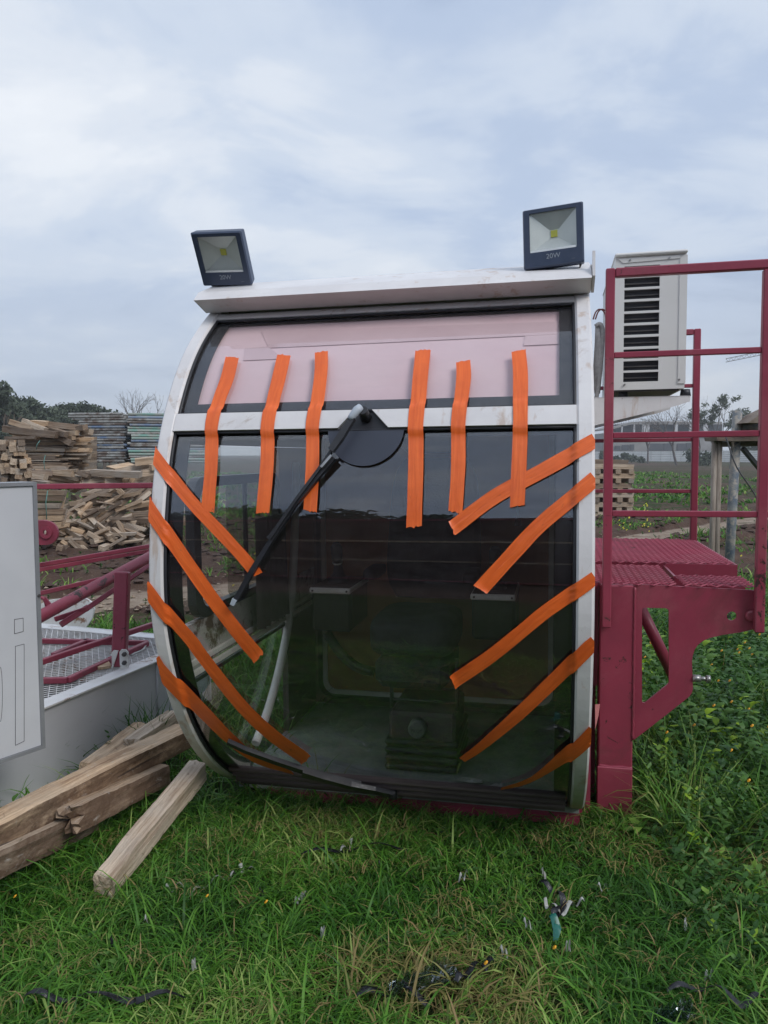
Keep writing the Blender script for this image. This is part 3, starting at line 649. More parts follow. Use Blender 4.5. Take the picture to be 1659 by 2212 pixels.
# curtain / coat hanging by the side window
m = MB(); G = []
c0, c1 = onU(545, 1120, .06)[0], onU(610, 1120, .06)[0]; wt_, wb_ = onU(575, 1115, .06)[1], onU(575, 1345, .06)[1]
for i in range(14):
    k = i / 13; G.append([cab(.07 + .018 * math.sin(j * 1.9) * (.5 + k), c0 + (c1 - c0) * j / 23 + .02 * k * nz(j * .2, k, 1), wt_ + (wb_ - wt_) * k) for j in range(24)])
m.grid(G, smooth=True); m.grid([[p + U_ * .004 for p in r] for r in G], smooth=True, flip=True); m.build('curtain', mat('grey_curtain', (.13, .11, .11), (.09, .075, .075), .9, 8), CAB)
# red base frame under the cab
ROOTB = CAB
m = MB(); m.cbox(.14, W - .01, .585, .64, -1.268, -1.226); m.cbox(.14, W + .02, 1.40, 1.47, -1.262, -1.222); m.cbox(.14, .20, .62, 1.40, -1.262, -1.222); m.cbox(W - .06, W, .62, 1.40, -1.262, -1.222)
m.cbox(.13, .145, .57, .66, -1.275, -1.225); m.cbox(.09, .145, .57, .66, -1.275, -1.262); m.build('base_frame', M['red'], CAB)

# ------------------------------------------------------------------ operator seat inside the cab
ST = thing('operator_chair', cab(.66, 1.05, -1.205), 'black operator seat with two control consoles standing inside the cab', 'chair')
su = .655
def sbox(name, u0, u1, v0, v1, w0, w1, material, b=.012, par=ST):
    m = MB(); m.bevelbox(cab((u0 + u1) / 2, (v0 + v1) / 2, (w0 + w1) / 2), (U_, V_, N_), (u1 - u0, v1 - v0, w1 - w0), b); return m.build(name, material, par)
def padded(name, u0, u1, v0, v1, w0, w1, material, lean=0., taper=1.0):
    m = MB(); G = []
    for i in range(13):
        k = i / 12; prof_ = (1 - abs(2 * k - 1) ** 5) ; rw = (u1 - u0) / 2 * (.75 + .25 * prof_) * (1 + (taper - 1) * k); rv = (v1 - v0) / 2 * (.6 + .4 * prof_)
        G.append([cab((u0 + u1) / 2 + rw * math.copysign(abs(math.cos(a_)) ** .45, math.cos(a_)), (v0 + v1) / 2 + lean * k + rv * math.copysign(abs(math.sin(a_)) ** .45, math.sin(a_)), w0 + (w1 - w0) * k) for a_ in np.linspace(0, 2 * math.pi, 28, endpoint=False)])
    m.grid(G, closed=True, smooth=True, flip=False); m.add(G[0], [tuple(range(28))[::-1]]); m.add(G[-1], [tuple(range(28))]); return m.build(name, material, ST)
q0, q1 = onV(800, 1483, .85), onV(985, 1400, .85)
padded('seat_cushion', q0[0], q1[0], .75, 1.20, -.78, -.62, M['seat'])
padded('backrest', .43, .86, 1.18, 1.32, -.62, -.02, M['seat'], lean=.10, taper=.86)
padded('headrest', .50, .79, 1.27, 1.36, .0, .17, M['seat'], lean=.02)
lc0, lc1 = onV(669, 1286, .82), onV(755, 1272, .82); rc0, rc1 = onV(1017, 1301, .82), onV(1113, 1286, .82)
for (a0, a1, px0, px1, yb) in ((lc0[0], lc1[0], 669, 755, 1366), (rc0[0], rc1[0], 1017, 1113, 1385)):
    wt = lc1[1] if a0 < .5 else rc1[1]; wb = onV(px0, yb, .82)[1]
    CN = sbox('console', a0, a1, .84, 1.12, wb, wt - .008, M['plastic'])
    sbox('console_tray', a0 - .002, a1 + .002, .82, 1.13, wt - .022, wt, M['cream'], .004)
    for du in (.012, a1 - a0 - .012): m = MB(); m.tube([cab(a0 + du, .815, wt - .011), cab(a0 + du, .822, wt - .011)], .004, 6); m.build('tray_screw', M['darkmetal'], CN)
    uc = (a0 + a1) / 2
    m = MB(); m.cbox(a0 + .004, a1 - .004, .832, 1.122, wt - .004, wt + .0025); m.build('control_plate', M['plastic'], CN)
    m = MB(); m.tube([cab(uc, .95, wt), cab(uc, .95, wt + .02), cab(uc, .95, wt + .04), cab(uc + .002, .94, wt + .08)], [.045, .04, .022, .016], 12); m.build('lever_boot', M['rubber'], CN)
    m = MB(); m.tube([cab(uc, .94, wt + .07), cab(uc, .935, wt + .10), cab(uc, .925, wt + .15), cab(uc, .92, wt + .165)], [.013, .022, .024, .014], 12); m.build('joystick', M['plastic'], CN)
    m = MB(); m.tube([cab(uc, .941, wt + .082), cab(uc, .939, wt + .088)], .021, 12); m.build('joystick_ring', M['cream'], CN)
    padded('armrest', uc - .03 + (.11 if a0 < .5 else -.11), uc + .03 + (.11 if a0 < .5 else -.11), 1.0, 1.26, wt + .0, wt + .045, M['seat'])
C = catmull([onV(705, 1366, .95), onV(735, 1410, .95), onV(770, 1440, .95), onV(808, 1452, .95)], 5)
m = MB(); m.tube([cab(a_, .95, b_) for a_, b_ in C], .02, 10); m.build('corrugated_hose', M['rubber'], ST)
b0, b1 = onV(826, 1510, .72), onV(985, 1600, .72)
wt = onV(900, 1558, .72)[1]; 
for k in range(4): sbox('bellows_rib', b0[0] - .004, b1[0] + .004, .76 - .0 , 1.12, -1.20 + k * .032, -1.20 + k * .032 + .022, M['rubber'], .008)
sbox('seat_plinth', b0[0] + .01, b1[0] - .01, .78, 1.1, -1.203, -.98, M['int_dark'])
m = MB()
for u in (b0[0] + .01, b1[0] - .01): m.tube([cab(u, .84, -.98), cab(u, .84, -.78)], .009, 6)
for w in (-.95, -.90): m.tube([cab(b0[0] + .01, .84, w), cab(b1[0] - .01, .84, w)], .006, 6)
m.build('seat_frame', M['darkmetal'], ST)
ku, kw = onV(900, 1577, .74); sbox('seat_pan', q0[0] + .025, q1[0] - .025, .80, 1.18, -.90, -.775, M['seat'], .03)
m = MB(); m.tube([cab(ku, .78, kw), cab(ku, .745, kw), cab(ku, .738, kw)], [.034, .034, .028], 24); KN = m.build('adjuster_knob', mat('grey_knob', (.20, .20, .19), (.14, .14, .13), .4, 20), ST)
def text(body, loc_fn_origin, ex, ey, size, material, parent, name='lettering', depth=.0012):
    cu_t = bpy.data.curves.new('t', 'FONT'); cu_t.body = body; cu_t.size = size; cu_t.align_x = 'CENTER'; cu_t.align_y = 'CENTER'; cu_t.extrude = depth / 2
    o = bpy.data.objects.new('t', cu_t); col.objects.link(o); dg = bpy.context.evaluated_depsgraph_get()
    me = bpy.data.meshes.new_from_object(o.evaluated_get(dg)); bpy.data.objects.remove(o)
    ex, ey = np.asarray(ex), np.asarray(ey); ez = np.cross(ex, ey); p0 = np.asarray(loc_fn_origin)
    vs_ = [p0 + ex * v.co.x + ey * v.co.y + ez * v.co.z for v in me.vertices]; m = MB(); m.add(vs_, [tuple(p.vertices) for p in me.polygons]); bpy.data.meshes.remove(me)
    return m.build(name, material, parent)
text('PILOT', cab(ku, .7365, kw - .004), U_, N_, .016, M['darkmetal'], KN)
# odds and ends inside
m = MB(); C = [cab(*q) for q in ((1.02, 1.40, .28), (1.015, 1.36, .05), (1.03, 1.33, -.10), (1.0, 1.30, -.2), (1.005, 1.28, -.27))]
m.tube(C, .004, 6); PL = m.build('power_cable', M['cream'], None); tag(PL, 'cream power cable with a plug hanging at the right inside the cab', 'cable')
m = MB(); m.tube([cab(1.005, 1.28, -.27), cab(1.005, 1.28, -.31)], [.012, .017], 10); m.build('plug', M['plastic'], PL)
m = MB(); m.cbox(.09, W - .05, 1.36, 1.48, .10, .115); m.build('rear_shelf', M['darkmetal'], CAB)
m = MB(); m.bevelbox(cab(.42, 1.40, .17), (U_, V_, N_), (.44, .10, .09), .01); tag(m.build('storage_box', M['plastic']), 'dark box standing on the shelf behind the seat', 'box')
sc_ = [((.98, .62, -1.195), 'crumpled pale rag lying on the cab floor near the right pillar', (.05, .03, .02)), ((.86, .70, -1.195), 'small white scrap lying on the cab floor beside the seat base', (.05, .02, .008))]
for (p, lab, sz) in sc_:
    m = MB(); G = []
    for i in range(6):
        k = i / 5 * math.pi; G.append([cab(p[0] + sz[0] * math.sin(k) * math.cos(a_) * (1 + .5 * nz(a_, k, 2)), p[1] + sz[1] * math.sin(k) * math.sin(a_), p[2] + sz[2] * (1 - math.cos(k)) * (.7 + .6 * nz(a_ * 2, k, 3))) for a_ in np.linspace(0, 2 * math.pi, 10, endpoint=False)])
    m.grid(G, closed=True, smooth=False); tag(m.build('scrap', M['whiteplastic']), lab, 'scrap')

# ------------------------------------------------------------------ floodlights
def floodlight(c, ex, ey, w, h, label):
    c, ex, ey = (np.asarray(x, float) for x in (c, ex, ey)); ex /= np.linalg.norm(ex); ey = ey - (ey @ ex) * ex; ey /= np.linalg.norm(ey); ez = np.cross(ex, ey)   # ez towards the viewer
    L = lambda x, y, z: c + ex * x * w + ey * y * h + ez * z
    T = thing('floodlight', L(0, -.5, 0), label, 'floodlight', 'floodlights on the cab roof')
    m = MB(); o = rrect(-.5, .5, -.5, .5, .03); i1 = rrect(-.385, .385, -.24, .42, .02); i0 = rrect(-.48, .48, -.48, .48, .03)
    A_ = [L(x, y, -.006) for x, y in o]; B_ = [L(x, y, 0) for x, y in i0]; Cc = [L(x, y, 0) for x, y in i1]; D_ = [L(x, y, -.006) for x, y in i1]; E_ = [L(x * .96, y * .96, -.038) for x, y in o]
    rows = [E_, A_, B_, Cc, D_]
    m.grid(rows, closed=True, smooth=False); m.add(E_, [tuple(range(len(E_)))[::-1]])
    for k in range(8): y = -.4 + k * .1; m.box(L(0, y, -.046), ex * w * .8, ey * .003, ez * .018)
    m.build('housing', M['lampbody'], T)
    m = MB(); a_ = [(-.385, -.24), (.385, -.24), (.385, .42), (-.385, .42)]; q = [(-.075, .015), (.075, .015), (.075, .155), (-.075, .155)]
    m.add([L(x, y, -.006) for x, y in a_] + [L(x, y, -.030) for x, y in q], [(0, 1, 5, 4), (1, 2, 6, 5), (2, 3, 7, 6), (3, 0, 4, 7), (4, 5, 6, 7)]); m.build('reflector', M['reflector'], T)
    m = MB(); m.box(L(0, .085, -.0285), ex * .11 * w, ey * .115 * h, ez * .002); m.build('led_chip', M['led'], T)
    m = MB(); m.box(L(0, .09, -.004), ex * .768 * w, ey * .658 * h, ez * .003); m.build('lens', M['glass_side'], T)
    m = MB(); rr_ = [(-.385, -.24), (.385, -.24), (.365, -.205), (-.365, -.205)]; m.hexa([L(x, y, -.0045 + .001) for x, y in rr_] + [L(x, y, -.001) for x, y in rr_]); m.build('lens_bevel', M['reflector'], T)
    text('20W', L(0, -.335, .0002), ex, ey, .115 * h, M['print'], T)
    text('\u2014\u2014', L(.33, -.42, .0002), ex, ey, .03 * h, M['print'], T)
    m = MB(); m.tube([L(-.42, -.30, -.03), L(-.42, -.50, -.03), L(-.40, -.555, -.03), L(.40, -.555, -.03), L(.42, -.50, -.03), L(.42, -.30, -.03)], .0035, 6); m.build('bracket', M['darkmetal'], T)
    return T
c2 = at(1194, 509, 2.37); vr = ray(1194, 509); vr /= np.linalg.norm(vr)
def basis(px, py, h3, e3):
    vr = ray(px, py); vr /= np.linalg.norm(vr); r_ = np.cross(vr, (0, 0, 1)); r_ /= np.linalg.norm(r_); u_ = np.cross(r_, vr)
    return r_ * h3[0] + u_ * h3[1] + vr * h3[2], r_ * e3[0] + u_ * e3[1] + vr * e3[2]
hx, ey = basis(1194, 509, (123, 11, -18), (1, 121, 40)); floodlight(c2, hx, ey, .181, .181, 'square 20W floodlight standing upright on the right end of the cab roof')
hx, ey = basis(478, 561, (104, 8, -48.8), (-24.5, 107, -34.7)); floodlight(at(478, 561, 2.60), hx, ey, .180, .180, 'square 20W floodlight tilted sideways on the left end of the cab roof')

# ------------------------------------------------------------------ air conditioner on the cab's right wall
AV = 1.33
a00, a01 = onV(1325, 842, AV); a10, a11 = onV(1479, 548, AV)
uL, uR = onV(1328, 700, AV)[0], onV(1481, 700, AV)[0]; wB, wT = (a01 + onV(1477, 840, AV)[1]) / 2, (onV(1332, 555, AV)[1] + onV(1483, 545, AV)[1]) / 2
AC = thing('air_conditioner', cab((uL + uR) / 2, AV + .4, wB), 'off-white air conditioner outdoor unit with dark grille slots bolted to the cab side', 'air conditioner')
m = MB(); slots = []
sl_l, sl_r = onV(1347, 760, AV)[0], onV(1423, 760, AV)[0]
ys_ = [486 + .2604 * z for z in (475, 573, 672, 770, 869, 968, 1067, 1165, 1260)]
cen = [onV(1385, y, AV)[1] for y in ys_]; step = (cen[0] - cen[-1]) / 8; cen = [cen[0] + step] + cen; hh = step * .40
# face built as strips around real slots
m.cbox(uL, sl_l, AV, AV + .012, wB, wT); m.cbox(sl_r, uR, AV, AV + .012, wB, wT)
ed = [wT] + [x for c_ in cen for x in (c_ + hh, c_ - hh)] + [wB]
for k in range(0, len(ed), 2): m.cbox(sl_l, sl_r, AV, AV + .012, ed[k + 1], ed[k])
m.cbox(uL, uL + .01, AV + .012, AV + .80, wB, wT); m.cbox(uR - .01, uR, AV + .012, AV + .80, wB, wT)
m.cbox(uL + .01, uR - .01, AV + .79, AV + .80, wB, wT); m.cbox(uL + .01, uR - .01, AV + .012, AV + .79, wB, wB + .01)
m.build('casing', M['ac_white'], AC)
m = MB(); m.bevelbox(cab((uL + uR) / 2, AV + .395, wT + .004), (U_, V_, N_), (uR - uL + .006, .82, .014), .005); LIDP = m.build('top_cover', M['ac_white'], AC)
m = MB(); m.prism([cab(a_, AV - .004, b_) for a_, b_ in ((uL + .01, wT - .01), (uL + .03, wT - .028), (uR - .03, wT - .022), (uR - .01, wT - .01))], V_ * .003); m.build('cover_flap', M['ac_white'], AC)
m = MB(); m.cbox(uR - .026, uR + .003, AV - .004, AV, wB + .02, wT - .01); m.build('corner_strip', M['ac_white'], AC)
for c_ in cen:
    m = MB(); m.cbox(sl_l - .003, sl_r + .003, AV + .022, AV + .026, c_ - hh - .004, c_ + hh + .004); m.build('grille_slot', M['rubber'], AC)
    m = MB(); m.bar(cab(sl_l, AV + .016, c_ - .002), cab(sl_r, AV + .016, c_ - .002), .004, .006); m.build('coil_tube', M['darkmetal'], AC)
    # rounded corners of each slot
for (x, y) in ((1349, 831), (1467, 820), (1361, 562), (1446, 557)): u, w = onV(x, y, AV - .004); m = MB(); m.tube([cab(u, AV - .008, w), cab(u, AV, w)], .004, 8); m.build('cover_screw', M['steel'], AC)
for u in (uL + .04, uR + .012): m = MB(); m.tube([cab(u, AV + .05, wB - .028), cab(u, AV + .05, wB)], [.022, .018], 10); m.build('rubber_foot', M['rubber'], AC)
m = MB(); m.cbox(uL - .004, uR - .02, AV + .01, AV + .78, wB - .006, wB); m.build('base_pan', M['darkmetal'], AC)
# bracket
for dv in (0.02, .58):
    v = AV + dv; P = [(1286, 859), (1491, 855), (1491, 867), (1460, 877), (1286, 926)]
    q = [onV(x, y, AV + .02) for x, y in P]; q[0] = (W + .006, q[0][1]); q[-1] = (W + .006, q[-1][1])
    m = MB(); m.prism([cab(a_, v, b_) for a_, b_ in q], V_ * .004); m.prism([cab(a_, v - .0, b_ + .001) for a_, b_ in (q[0], q[1], (q[1][0], q[1][1] - .004), (q[0][0], q[0][1] - .004))], V_ * .035); BK = m.build('wall_bracket', M['white'], AC)
    m = MB(); m.cbox(W + .004, W + .009, v - .03, v + .012, q[-1][1] - .01, onV(1283, 706, v)[1]); m.build('bracket_strip', M['grey_white'], BK)
# hose bundle, cables
CB = None
m = MB(); h_ = [(1291, 700), (1294, 740), (1292, 790), (1290, 850)]
m.tube([cab(onV(x, y, AV + .06)[0], AV + .06 , onV(x, y, AV + .06)[1]) for x, y in h_], [.010, .018, .020, .012], 10)
HB = m.build('hose_bundle', M['hose']); tag(HB, 'grey wrapped hose bundle between the cab and the air conditioner', 'hose')
m = MB(); q = [cab(*[onV(x, y, AV + .05)[0], AV + .05, onV(x, y, AV + .05)[1]]) for x, y in ((1286, 705), (1296, 700), (1302, 715), (1300, 760), (1296, 800), (1290, 850), (1287, 862))]; m.tube(catmull(q, 4), .009, 8); m.build('grey_hose', M['hose'], HB)
for i, (dx, l) in enumerate(((0, 'a'), (5, 'b'))):
    q = [cab(onV(x + dx, y, AV + .07)[0], AV + .07, onV(x + dx, y, AV + .07)[1]) for x, y in ((1281, 690), (1287, 674), (1296, 668), (1306, 676), (1310, 700))]
    m = MB(); m.tube(catmull(q, 5), .0032, 6); m.build('red_cable', M['redcable'], HB)
m = MB(); q = [cab(W + .012 + .003 * math.sin(k * .8), 1.0, .06 - k * .05) for k in range(26)]; m.tube(q, .0075, 8); FC = m.build('flexible_conduit', M['hose']); tag(FC, 'grey ribbed conduit running down the right edge of the cab', 'conduit')
m = MB(); q = [cab(W + .03 + .006 * math.sin(k * .5), .99, .04 - k * .06) for k in range(18)]; m.tube(q, .0028, 6); tag(m.build('thin_cable', M['whiteplastic']), 'thin pale cable hanging beside the ribbed conduit', 'cable')

# ------------------------------------------------------------------ red service platform at the right of the cab
PV = .70
c_l = onV(1294, 1500, PV)[0]; c_r = onV(1368, 1500, PV)[0]; wdk = onV(1470, 1268, PV)[1]
SP = thing('service_platform', cab(1.5, PV, -1.265), 'dark red steel platform with guard rails standing against the right side of the cab', 'platform')
m = MB(); m.bevelbox(cab((c_l + c_r) / 2, PV + .055, (wdk - 1.262) / 2), (U_, V_, N_), (c_r - c_l, .11, wdk + 1.262), .004); COLM = m.build('column', M['red'], SP)
fq = onV(1291, 1655, PV - .008); m = MB(); m.bevelbox(cab((c_l + c_r) / 2 - .002, PV - .004, (fq[1] - 1.262) / 2), (U_, V_, N_), (c_r - c_l + .004, .012, fq[1] + 1.262), .003); m.build('column_foot_plate', M['red'], SP)
m = MB(); m.tube([cab(u, PV - .002 + .001 * nz(u * 40, 0, 1), fq[1] + .003 * nz(u * 30, 3, 1)) for u in np.linspace(c_l, c_r, 16)], .005, 6)
m.tube([cab(c_r + .001, PV - .001, w + 0) + U_ * .002 * nz(w * 60, 1, 1) for w in np.linspace(onV(1368, 1598, PV)[1], wdk - .005, 50)], [.0045 + .0018 * nz(k * .9, 2, 1) for k in range(50)], 6); m.build('weld_seam', M['red'], SP)
m = MB(); m.cbox(W + .012, W + .028, .66, 1.3, -1.255, wdk + .03); m.cbox(W + .028, c_l - .006, .80, .812, -1.255, wdk); m.cbox(W + .030, c_l - .003, PV + .05, PV + .06, onV(1285, 1490, PV)[1], wdk); m.build('mounting_channel', M['red'], SP)
# gusset plate with openings: triangulated through a curve fill
outer = [(1369, 1262), (1644, 1276), (1650, 1330), (1649, 1345), (1643, 1352), (1630, 1359), (1600, 1366), (1560, 1372), (1534, 1378), (1518, 1385), (1508, 1393), (1501, 1403), (1497, 1415), (1495, 1428), (1496, 1460), (1497, 1488), (1495, 1497), (1489, 1505), (1440, 1544), (1369, 1599)]
win = [(1392, 1313), (1438, 1314), (1444, 1317), (1445, 1322), (1445, 1475), (1442, 1479), (1393, 1519), (1388, 1518), (1387, 1514), (1387, 1318), (1389, 1314)]
hc = onV(1581, 1331, PV); hr = .0155
cur = bpy.data.curves.new('g', 'CURVE'); cur.dimensions = '2D'; cur.fill_mode = 'BOTH'; cur.extrude = .005
for lp in ([onV(x, y, PV) for x, y in outer], [onV(x, y, PV) for x, y in win], [(hc[0] + hr * math.cos(a_), hc[1] + hr * math.sin(a_)) for a_ in np.linspace(0, 2 * math.pi, 20, endpoint=False)]):
    sp_ = cur.splines.new('POLY'); sp_.points.add(len(lp) - 1); sp_.use_cyclic_u = True
    for k, (a_, b_) in enumerate(lp): sp_.points[k].co = (a_, b_, 0, 1)
o = bpy.data.objects.new('g', cur); col.objects.link(o); me = bpy.data.meshes.new_from_object(o.evaluated_get(bpy.context.evaluated_depsgraph_get())); bpy.data.objects.remove(o)
m = MB(); m.add([cab(v.co.x, PV + .006 - v.co.z, v.co.y) for v in me.vertices], [tuple(p.vertices) for p in me.polygons]); m.build('gusset_plate', M['red'], SP)
wb_ = onV(1623, 1330, PV); m = MB(); m.tube([cab(wb_[0], PV + .001, wb_[1]), cab(wb_[0], PV - .008, wb_[1]), cab(wb_[0], PV - .010, wb_[1])], [.021, .019, .012], 9); m.build('weld_patch', M['red'], SP)
# bolt
q0 = onV(1497, 1465, PV + .006); m = MB()
m.tube([cab(q0[0] - .002, PV + .006, q0[1]), cab(q0[0] + .024, PV + .006, q0[1])], .0125, 6); m.tube([cab(q0[0] + .02, PV + .006, q0[1]), cab(q0[0] + .046, PV + .006, q0[1])], .007, 10); m.tube([cab(q0[0] + .042, PV + .006, q0[1]), cab(q0[0] + .055, PV + .006, q0[1])], .0125, 6)
m.build('bolt', M['steel'], SP)
# diagonal tube behind
t0 = onV(1372, 1290, PV + .30); t1 = onV(1462, 1475, PV + .30)
m = MB(); m.tube([cab(t0[0], PV + .30, t0[1]), cab(t1[0], PV + .30, t1[1])], .022, 14); m.build('brace_tube', M['red'], SP)
# decks
def expanded(u0, u1, v0, v1, w, cu_, cv2, sw, wave, frame=cab, tilt=.0018, th=.0012):
    m = MB(); nr = int((v1 - v0) / (cv2 / 2)); nc = int((u1 - u0) / (cu_ / 2))
    for j in range(nr + 1):
        vv = v0 + j * cv2 / 2; ph = j % 2; rows = []
        for i in range(nc + 1):
            k = (i + ph) % 2; u = u0 + i * cu_ / 2; c_ = vv + (cv2 / 4 if k else -cv2 / 4) * .98; hgt = w + (wave if k else -wave) + .0
            rows.append([frame(u, c_ - sw / 2, hgt - tilt), frame(u, c_ + sw / 2, hgt + tilt), frame(u, c_ + sw / 2, hgt + tilt - th), frame(u, c_ - sw / 2, hgt - tilt - th)])
        m.grid(rows, closed=True, smooth=False)
    return m
nd = onW(1433, 1222, wdk + .006); nf = onW(1313, 1221, wdk + .006); ue = onW(1641, 1268, wdk)[0]; vm = onW(1464, 1247, wdk)[1]
expanded(W + .03, nd[0], PV + .004, nd[1] - .02, wdk + .008, .05, .040, .0042, .0025).build('deck_mesh', M['red'], SP, kind='stuff')
expanded(nd[0] + .005, ue, PV + .004, vm, wdk + .008, .05, .040, .0042, .0025).build('deck_mesh', M['red'], SP, kind='stuff')
wd2 = wdk + .018
fb = onW(1507, 1166, wd2); fn_ = onW(1575, 1217, wd2)
expanded(W + .01, (fb[0] + fn_[0]) / 2, fn_[1], fb[1], wd2, .05, .040, .005, .0025).build('deck_mesh', M['red'], SP, kind='stuff')
m = MB(); u_e = (fb[0] + fn_[0]) / 2
m.cbox(nd[0] + .01, u_e + .012, fn_[1] - .012, fn_[1] - .004, wd2 - .06, wd2 - .004); m.cbox(u_e + .004, u_e + .012, fn_[1] - .004, fb[1], wd2 - .06, wd2 - .004)
m.cbox(nd[0] + .002, nd[0] + .010, vm, fn_[1], wdk - .05, wdk + .004); m.cbox(W + .03, u_e, fb[1] - .02, fb[1] + .02, wd2 - .06, wd2 - .012)
m.cbox(W + .04, ue, vm + .02, vm + .028, wdk - .05, wdk - .004); m.cbox(W + .04, W + .05, PV + .12, fb[1] - .03, wd2 - .07, wd2 - .012)
for k in range(3): vv = fn_[1] + (fb[1] - fn_[1]) * (k + .5) / 3; m.cbox(W + .05, u_e, vv, vv + .008, wd2 - .05, wd2 - .012)
m.build('deck_frame', M['red'], SP)
# front rail
RV = PV - .022; sq = .0295
def vbar(name, x0, y0, x1, y1, v, s_, par=SP, w2=None):
    a_, b_ = onV(x0, y0, v), onV(x1, y1, v); m = MB(); m.bar(cab(a_[0], v, a_[1]), cab(b_[0], v, b_[1]), s_, w2 or s_, up=V_); return m.build(name, M['red'], par)
uP = onV(1316, 800, RV)[0]; uQ = onV(1651, 900, RV)[0]
wr_t = onV(1316, 591, RV)[1]
def cbar(name, p, q, s_, par=SP): m = MB(); m.bar(cab(*p), cab(*q), s_, s_, up=V_ if abs(p[1] - q[1]) < .01 else U_); return m.build(name, M['red'], par)
cbar('rail_post', (uP, RV, onV(1305, 1354, RV)[1]), (uP, RV, wr_t + sq / 2), sq)
cbar('rail_post', (uQ, RV, onV(1651, 1366, RV)[1]), (uQ, RV, wr_t - sq / 2 - .001), sq)
cbar('top_rail', (uP + sq / 2 + .0005, RV, wr_t), (uQ + .5, RV, wr_t), sq)
for (y, s_) in ((768, .019), (941, .020), (1109, .020)): w = onV(1320, y, RV)[1]; cbar('rail', (uP + sq / 2, RV, w), (uQ - sq / 2, RV, w), s_)
for (y, s_) in ((768, .019), (941, .020), (1109, .020)): w = onV(1320, y, RV)[1]; cbar('rail', (uQ + sq / 2, RV, w), (uQ + .5, RV, w), s_)
cbar('rail_post', (uQ + .5 + sq / 2, RV, wdk - .08), (uQ + .5 + sq / 2, RV, wr_t + sq / 2), sq)
# back rail
BV = fb[1] - .012
uB = onV(1506, 720, BV)[0]; wbt = onV(1506, 717, BV)[1]
cbar('rail_post', (uB, BV, wd2 - .02), (uB, BV, wbt + .014), .032)
cbar('top_rail', (W + .35, BV, wbt), (uB - .0165, BV, wbt), .027)
for (y, s_) in ((836, .018), (951, .018), (1061, .018)): w = onV(1400, y, BV)[1]; cbar('rail', (W + .02, BV, w), (uB - .0165, BV, w), s_)
m = MB(); q = onV(1283, 1520, PV - .03); m.add([cab(q[0] - .0, .60, q[1] + .02), cab(q[0] + .016, .60, q[1] + .022), cab(q[0] + .012, .61, q[1] - .02), cab(q[0] + .002, .61, q[1] - .07)], [(0, 1, 2, 3), (3, 2, 1, 0)]); tag(m.build('plastic_ribbon', M['ribbon']), 'torn pink plastic ribbon between the cab frame and the red column', 'ribbon')

# ------------------------------------------------------------------ white panel at the left edge
pA = at(77, 1041, 2.34); pA[2] = 1.27 - .082; dirp = np.array([-.55, -.835, 0]); dirp /= np.linalg.norm(dirp); nrm = np.array([.835, -.55, 0]); nrm /= np.linalg.norm(nrm)
zb = at(77, 1615, 2.34)[2]; zt = at(77, 1041, 2.34)[2]
PN = thing('metal_cabinet', (pA[0], pA[1], zb), 'pale grey metal cabinet panel with pen-drawn rectangles at the left edge', 'cabinet')
L_ = .62; A_ = np.array([pA[0], pA[1], 0])
def pan(a_, z, d=0.): return A_ + dirp * a_ + nrm * d + np.array([0, 0, z])
m = MB(); m.hexa([pan(.012, zb + .012, 0), pan(L_, zb + .012, 0), pan(L_, zb + .012, -.07), pan(.012, zb + .012, -.07), pan(.012, zt - .012, 0), pan(L_, zt - .012, 0), pan(L_, zt - .012, -.07), pan(.012, zt - .012, -.07)]); m.build('front_sheet', M['grey_white'], PN)
for (a0, a1, z0, z1) in ((0, .012, zb, zt), (.012, L_, zt - .011, zt), (.012, L_, zb, zb + .011)):
    m = MB(); m.hexa([pan(a0, z0, .006), pan(a1, z0, .006), pan(a1, z0, -.075), pan(a0, z0, -.075), pan(a0, z1, .006), pan(a1, z1, .006), pan(a1, z1, -.075), pan(a0, z1, -.075)]); m.build('edge_flange', M['grey_trim'], PN)
def onP(x, y):   # photo point on the panel face
    d = ray(x, y); t_ = ((A_ - EYE) @ nrm) / (d @ nrm); p = EYE + d * t_; return (p - A_) @ dirp, p[2]
for q in ([(31, 1338), (50, 1335), (50, 1364), (31, 1369)], [(33, 1396), (52, 1391), (52, 1601), (33, 1610)]):
    m = MB(); q = [onP(*x) for x in q]
    for k in range(4): m.tube([pan(*q[k], .0006), pan(*q[(k + 1) % 4], .0006)], .0007, 5)
    m.build('pen_outline', M['ink'], PN)
m = MB(); q = [onP(5 * math.cos(a_), 1500 + 60 * math.sin(a_)) for a_ in np.linspace(-1.4, 1.4, 12)]; m.tube([pan(*x, .0006) for x in q], .0006, 5); m.build('pen_outline', M['ink'], PN)
q = onP(71, 1288); m = MB(); m.tube([pan(.006, q[1], .005), pan(.006, q[1], .010)], .005, 8); m.build('screw', M['darkmetal'], PN)
m = MB(); m.bar(pan(.35, zb - .012, -.03), pan(.35, zb - .012, -.6), .03, .024); m.bar(pan(.42, zb, -.04), pan(.42, -.02, -.04), .03, .03); m.build('support_leg', M['grey_trim'], PN)

